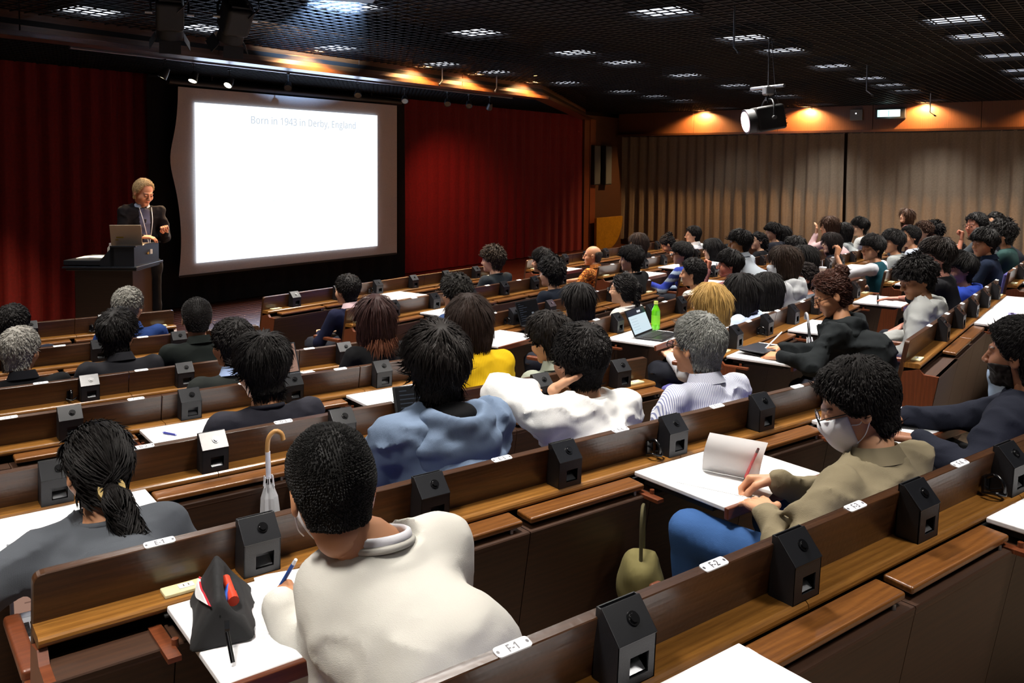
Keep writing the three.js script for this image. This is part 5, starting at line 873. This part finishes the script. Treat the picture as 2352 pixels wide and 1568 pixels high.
// white desktop of the olive shirt
{
  const t = sheet('white paper under the hands of the olive shirt', 1, 'F', 2.36, 1.86, .35, .26, .3);
  const pg = []; const n = 10; { const pos = [], idx = []; for (let i = 0; i <= n; i++) { const a = i / n; for (const z of [-.1, .1]) pos.push(-.03 - .05 * Math.sin(a * 2.2), .002 + .15 * a, z + .04 * a); } for (let i = 0; i < n; i++) { const b = i * 2; idx.push(b, b + 1, b + 2, b + 2, b + 1, b + 3); } const g = new THREE.BufferGeometry(); g.setAttribute('position', new THREE.Float32BufferAttribute(pos, 3)); g.setIndex(idx); g.computeVertexNormals(); mesh('lifted_page', g, M.paper, t).position.set(.06, 0, -.02); }
  pen('red pen in the hand of the olive shirt', toWorld(kh.t, [-.02, .668, -.49]), toWorld(kh.t, [-.065, .81, -.4]), 0xb3202c, 0x3a1014);
  const ph = onDesk('phone', 'black phone lying on the desktop right of the olive shirt', 'phone', 1, 'F', 3.42, 1.86, .5); mesh('phone_body', rbox(.075, .009, .15, .004, 0, .005, 0), M.blackGloss, ph);
  const pd = onDesk('tablet', 'dark tablet lying on the desktop beyond the olive shirt', 'tablet', 1, 'F', 3.28, 2.02, .2); mesh('tablet_body', rbox(.17, .008, .12, .004, 0, .005, 0), M.blackGloss, pd);
  const q = onRow(1, 1.95, 2.02, .6); const bg = thing('bag', 'crumpled olive canvas bag hung below the desktop before the blue jeans', 'bag', [q.x, q.y, q.z], .4); mesh('bag_body', nets((x, y, z) => ell(x, y, z, 0, .13, 0, .09, .15, .07) + .026 * vn3(x * 14, y * 14, z * 14), [-.22, -.03, -.2], [.22, .4, .2], .012), std({ color: 0x6a6238, roughness: .9, vertexColors: true }), bg); mesh('handle', tube([[-.05, .24, 0], [-.03, .4, .0], [.03, .4, .0], [.05, .24, 0]], .006, 16, 6), col(0x4a4428, .9), bg);
}
// clear umbrella with a wooden crook hung on the fifth-row bench
function umbrella(label, pos, turn, tilt, hc, cc2, L = .5) {
  const t = thing('umbrella', label, 'umbrella', pos, turn); t.rotation.z = tilt;
  mesh('crook', tube([[.0, -.1, 0], [.0, 0, 0], [.008, .035, 0], [.03, .052, 0], [.052, .04, 0], [.058, .015, 0]], .0085, 24, 10), col(hc[0], .4), t); mesh('grip', cyl(.0095, .0095, .1, 0, -.07, 0, 12), col(hc[1], .35), t); mesh('shaft', cyl(.004, .004, L, 0, -.12 - L / 2, 0, 8), M.metal, t);
  const pr = [[.012, -.14], [.026, -.19], [.034, -.3], [.022, -.12 - L * .8], [.006, -.12 - L]].map(p => new THREE.Vector2(...p)); const g = tri(new THREE.LatheGeometry(pr, 18)); const P = g.attributes.position; for (let i = 0; i < P.count; i++) { const a = Math.atan2(P.getX(i), P.getZ(i)), k = 1 + .22 * Math.sin(a * 6); P.setX(i, P.getX(i) * k); P.setZ(i, P.getZ(i) * k); } g.computeVertexNormals();
  mesh('canopy', g, cc2, t); mesh('rib_tips', merge([...Array(6)].map((_, i) => bar([.02 * Math.sin(i * 1.05), -.15, .02 * Math.cos(i * 1.05)], [.016 * Math.sin(i * 1.05), -.11, .016 * Math.cos(i * 1.05)], .0025, 6))), M.plate, t); return t;
}
{
  const clear = phys({ color: 0xf0f2f6, roughness: .25, transmission: .45, thickness: 0, side: THREE.DoubleSide });
  const q = onRow(1, 3.05, 1.19, 1.075); umbrella('clear plastic umbrella with a wooden crook hung on the bench', [q.x, q.y, q.z], TH1 - .2, .03, [0xb98a52, 0xdfe2f2], clear, .42);
  const b = onRow(2, 1.78, 5.63, 1.13); umbrella('black umbrella with a silver crook behind the black jacket', [b.x, b.y, b.z], .6, -.35, [0x8a8a8e, 0x2a2a2c], col(0x141416, .7), .4);
  const c = onRow(2, 1.72, 6.05, 1.14); umbrella('white umbrella with a cream crook beyond the black jacket', [c.x, c.y, c.z], .6, -.4, [0xdad6a8, 0xe4e2d8], col(0xd8d8d4, .6), .4);
}
// laptops, bottles and small things further off
laptop('silver laptop with an orange-brown page before the low ponytail', 1, 'E', .47, 2.5, -.05, 0xb8bcc4, pinkScreen, 1.95, .34).position.y -= .1;
laptop('black laptop beside the blue-grey hooded jacket', 1, 'E', 1.93, 3.02, -.2, 0x17181a, darkScreen, 2.0);
laptop('laptop showing a pinkish page left of the reddish brown hair', 1, 'C', 2.1, 5.06, .1, 0x2a2c30, pinkScreen, 1.95);
laptop('black laptop with a pale blue page next to the green bottle', 2, 'D', 5.68, 2.88, .08, 0x141519, docScreen, 2.0, .33);
laptop('dark laptop in front of the long straight black hair', 2, 'C', 5.97, 4.1, 0, 0x101216, darkScreen, 1.9);
{
  const t = onDesk('green_bottle', 'bright green tea bottle beside the black laptop', 'bottle', 2, 'D', 5.94, 3.03); mesh('bottle_body', tri(new THREE.LatheGeometry([[0, 0], [.03, 0], [.033, .008], [.033, .14], [.028, .155], [.014, .185], [.014, .195]].map(p => new THREE.Vector2(...p)), 20)), phys({ color: 0x62c416, roughness: .2, clearcoat: .6 }), t); mesh('cap', cyl(.0165, .0165, .022, 0, .205, 0, 16), col(0xd6e070, .4), t); mesh('label_band', cyl(.0336, .0336, .07, 0, .075, 0, 20), col(0x7ed32a, .5), t);
  const ph = onDesk('phone', 'dark phone on the white desktop of the centre second row', 'phone', 2, 'B', 6.3, 4.92, .4); mesh('phone_body', rbox(.075, .009, .15, .004, 0, .005, 0), M.blackGloss, ph);
  const tb = onDesk('tablet', 'dark grey tablet under the hands of the black jacket', 'tablet', 2, 'E', 5.2, 1.93, -.15); mesh('tablet_body', rbox(.26, .008, .19, .004, 0, .03, 0), col(0x2c3036, .3), tb); mesh('stand', rotG(box(.24, .004, .16, 0, .012, 0), .12, 0, 0), M.blackMatt, tb);
  pen('white stylus in the hand of the black jacket', toWorld(bw.t, [-.13, .715, -.66]), toWorld(bw.t, [.0, .82, -.59]), 0xe8e8ea, 0xd0d0d4);
  sheet('white notes on the desktop right of the black jacket', 2, 'E', 6.2, 1.9, .1);
  for (const [s, p, l] of [[6.75, .8, 'left'], [7.3, .82, 'right']]) { const c = onDesk('card', `small purple card on the empty ${l} white desktop`, 'card', 2, 'F', s, p, .1); mesh('card_face', box(.13, .002, .05, 0, .001, 0), col(0x8a86b4, .6), c); mesh('clip', box(.04, .006, .02, .02, .004, 0), col(0x3a2a5a, .5), c); }
  const cu = onDesk('drink_cup', 'clear iced drink cup with a straw on a right-hand desk', 'cup', 2, 'D', 9.95, 3.0); mesh('cup_body', tri(new THREE.LatheGeometry([[0, 0], [.03, 0], [.042, .11], [.044, .115]].map(p => new THREE.Vector2(...p)), 18)), col(0xb09a8c, .25), cu); mesh('lid', cyl(.046, .046, .012, 0, .12, 0, 18), M.plate, cu); mesh('straw', bar([0, .1, 0], [-.012, .2, 0], .004), M.plate, cu);
  sheet('white paper on the desktop before the teal vest', 2, 'D', 10.6, 2.95, .2); sheet('white paper on the desktop of the dark slate t-shirt', 1, 'D', 1.22, 4.03, -.1);
  pen('blue pen on the desktop left of the dark slate t-shirt', onRow(1, 4.0, 1.14, deskY('D') + .006).toArray(), onRow(1, 4.08, 1.1, deskY('D') + .006).toArray(), 0x2a2f8a, 0x8890c0);
  const q = onRow(1, 3.55, 2.75, .75); const ca = mesh('cable', tube([[onRow(1, 3.75, 2.52).x, .99, onRow(1, 3.75, 2.52).z], [onRow(1, 3.8, 2.62).x, .86, onRow(1, 3.8, 2.62).z], [onRow(1, 3.72, 2.78).x, .8, onRow(1, 3.72, 2.78).z], [onRow(1, 3.6, 2.92).x, .78, onRow(1, 3.6, 2.92).z]], .003, 24, 6), M.plate); tag(ca, 'white cable hanging beside the mustard yellow sweater', 'cable');
  const nb = onRow(1, 3.0, 2.66, 1.0); const nt = thing('notebook', 'white notebook held up before the striped shirt', 'notebook', [nb.x, nb.y, nb.z], TH1 - .3); mesh('cover', rotG(rbox(.16, .012, .21, .003), .35, 0, .2), M.paper, nt);
  const ob = onRow(2, .62, 9.3, 1.17); const bt = thing('jacket', 'rust orange jacket heaped on a seat at the far right', 'jacket', [ob.x, ob.y, ob.z]); mesh('heap', nets((x, y, z) => ell(x, y, z, 0, .0, 0, .3, .16, .16) + .035 * vn3(x * 9, y * 9, z * 9), [-.4, -.25, -.25], [.4, .25, .25], .018), std({ color: 0x9c4a1e, roughness: .9, vertexColors: true }), bt);
  const w = onRow(2, 1.86, 7.72, deskY('E') + .04); const wt = thing('wrist_watch', 'dark wrist watch on the arm laid on the desk', 'watch', [w.x, w.y, w.z]); mesh('band', rotG(tri(new THREE.TorusGeometry(.034, .006, 8, 20)), 0, .3, 0), M.blackGloss, wt); mesh('dial', cyl(.016, .016, .006, 0, .036, 0, 16), M.metal, wt);
}
renderer.render(scene, camera);
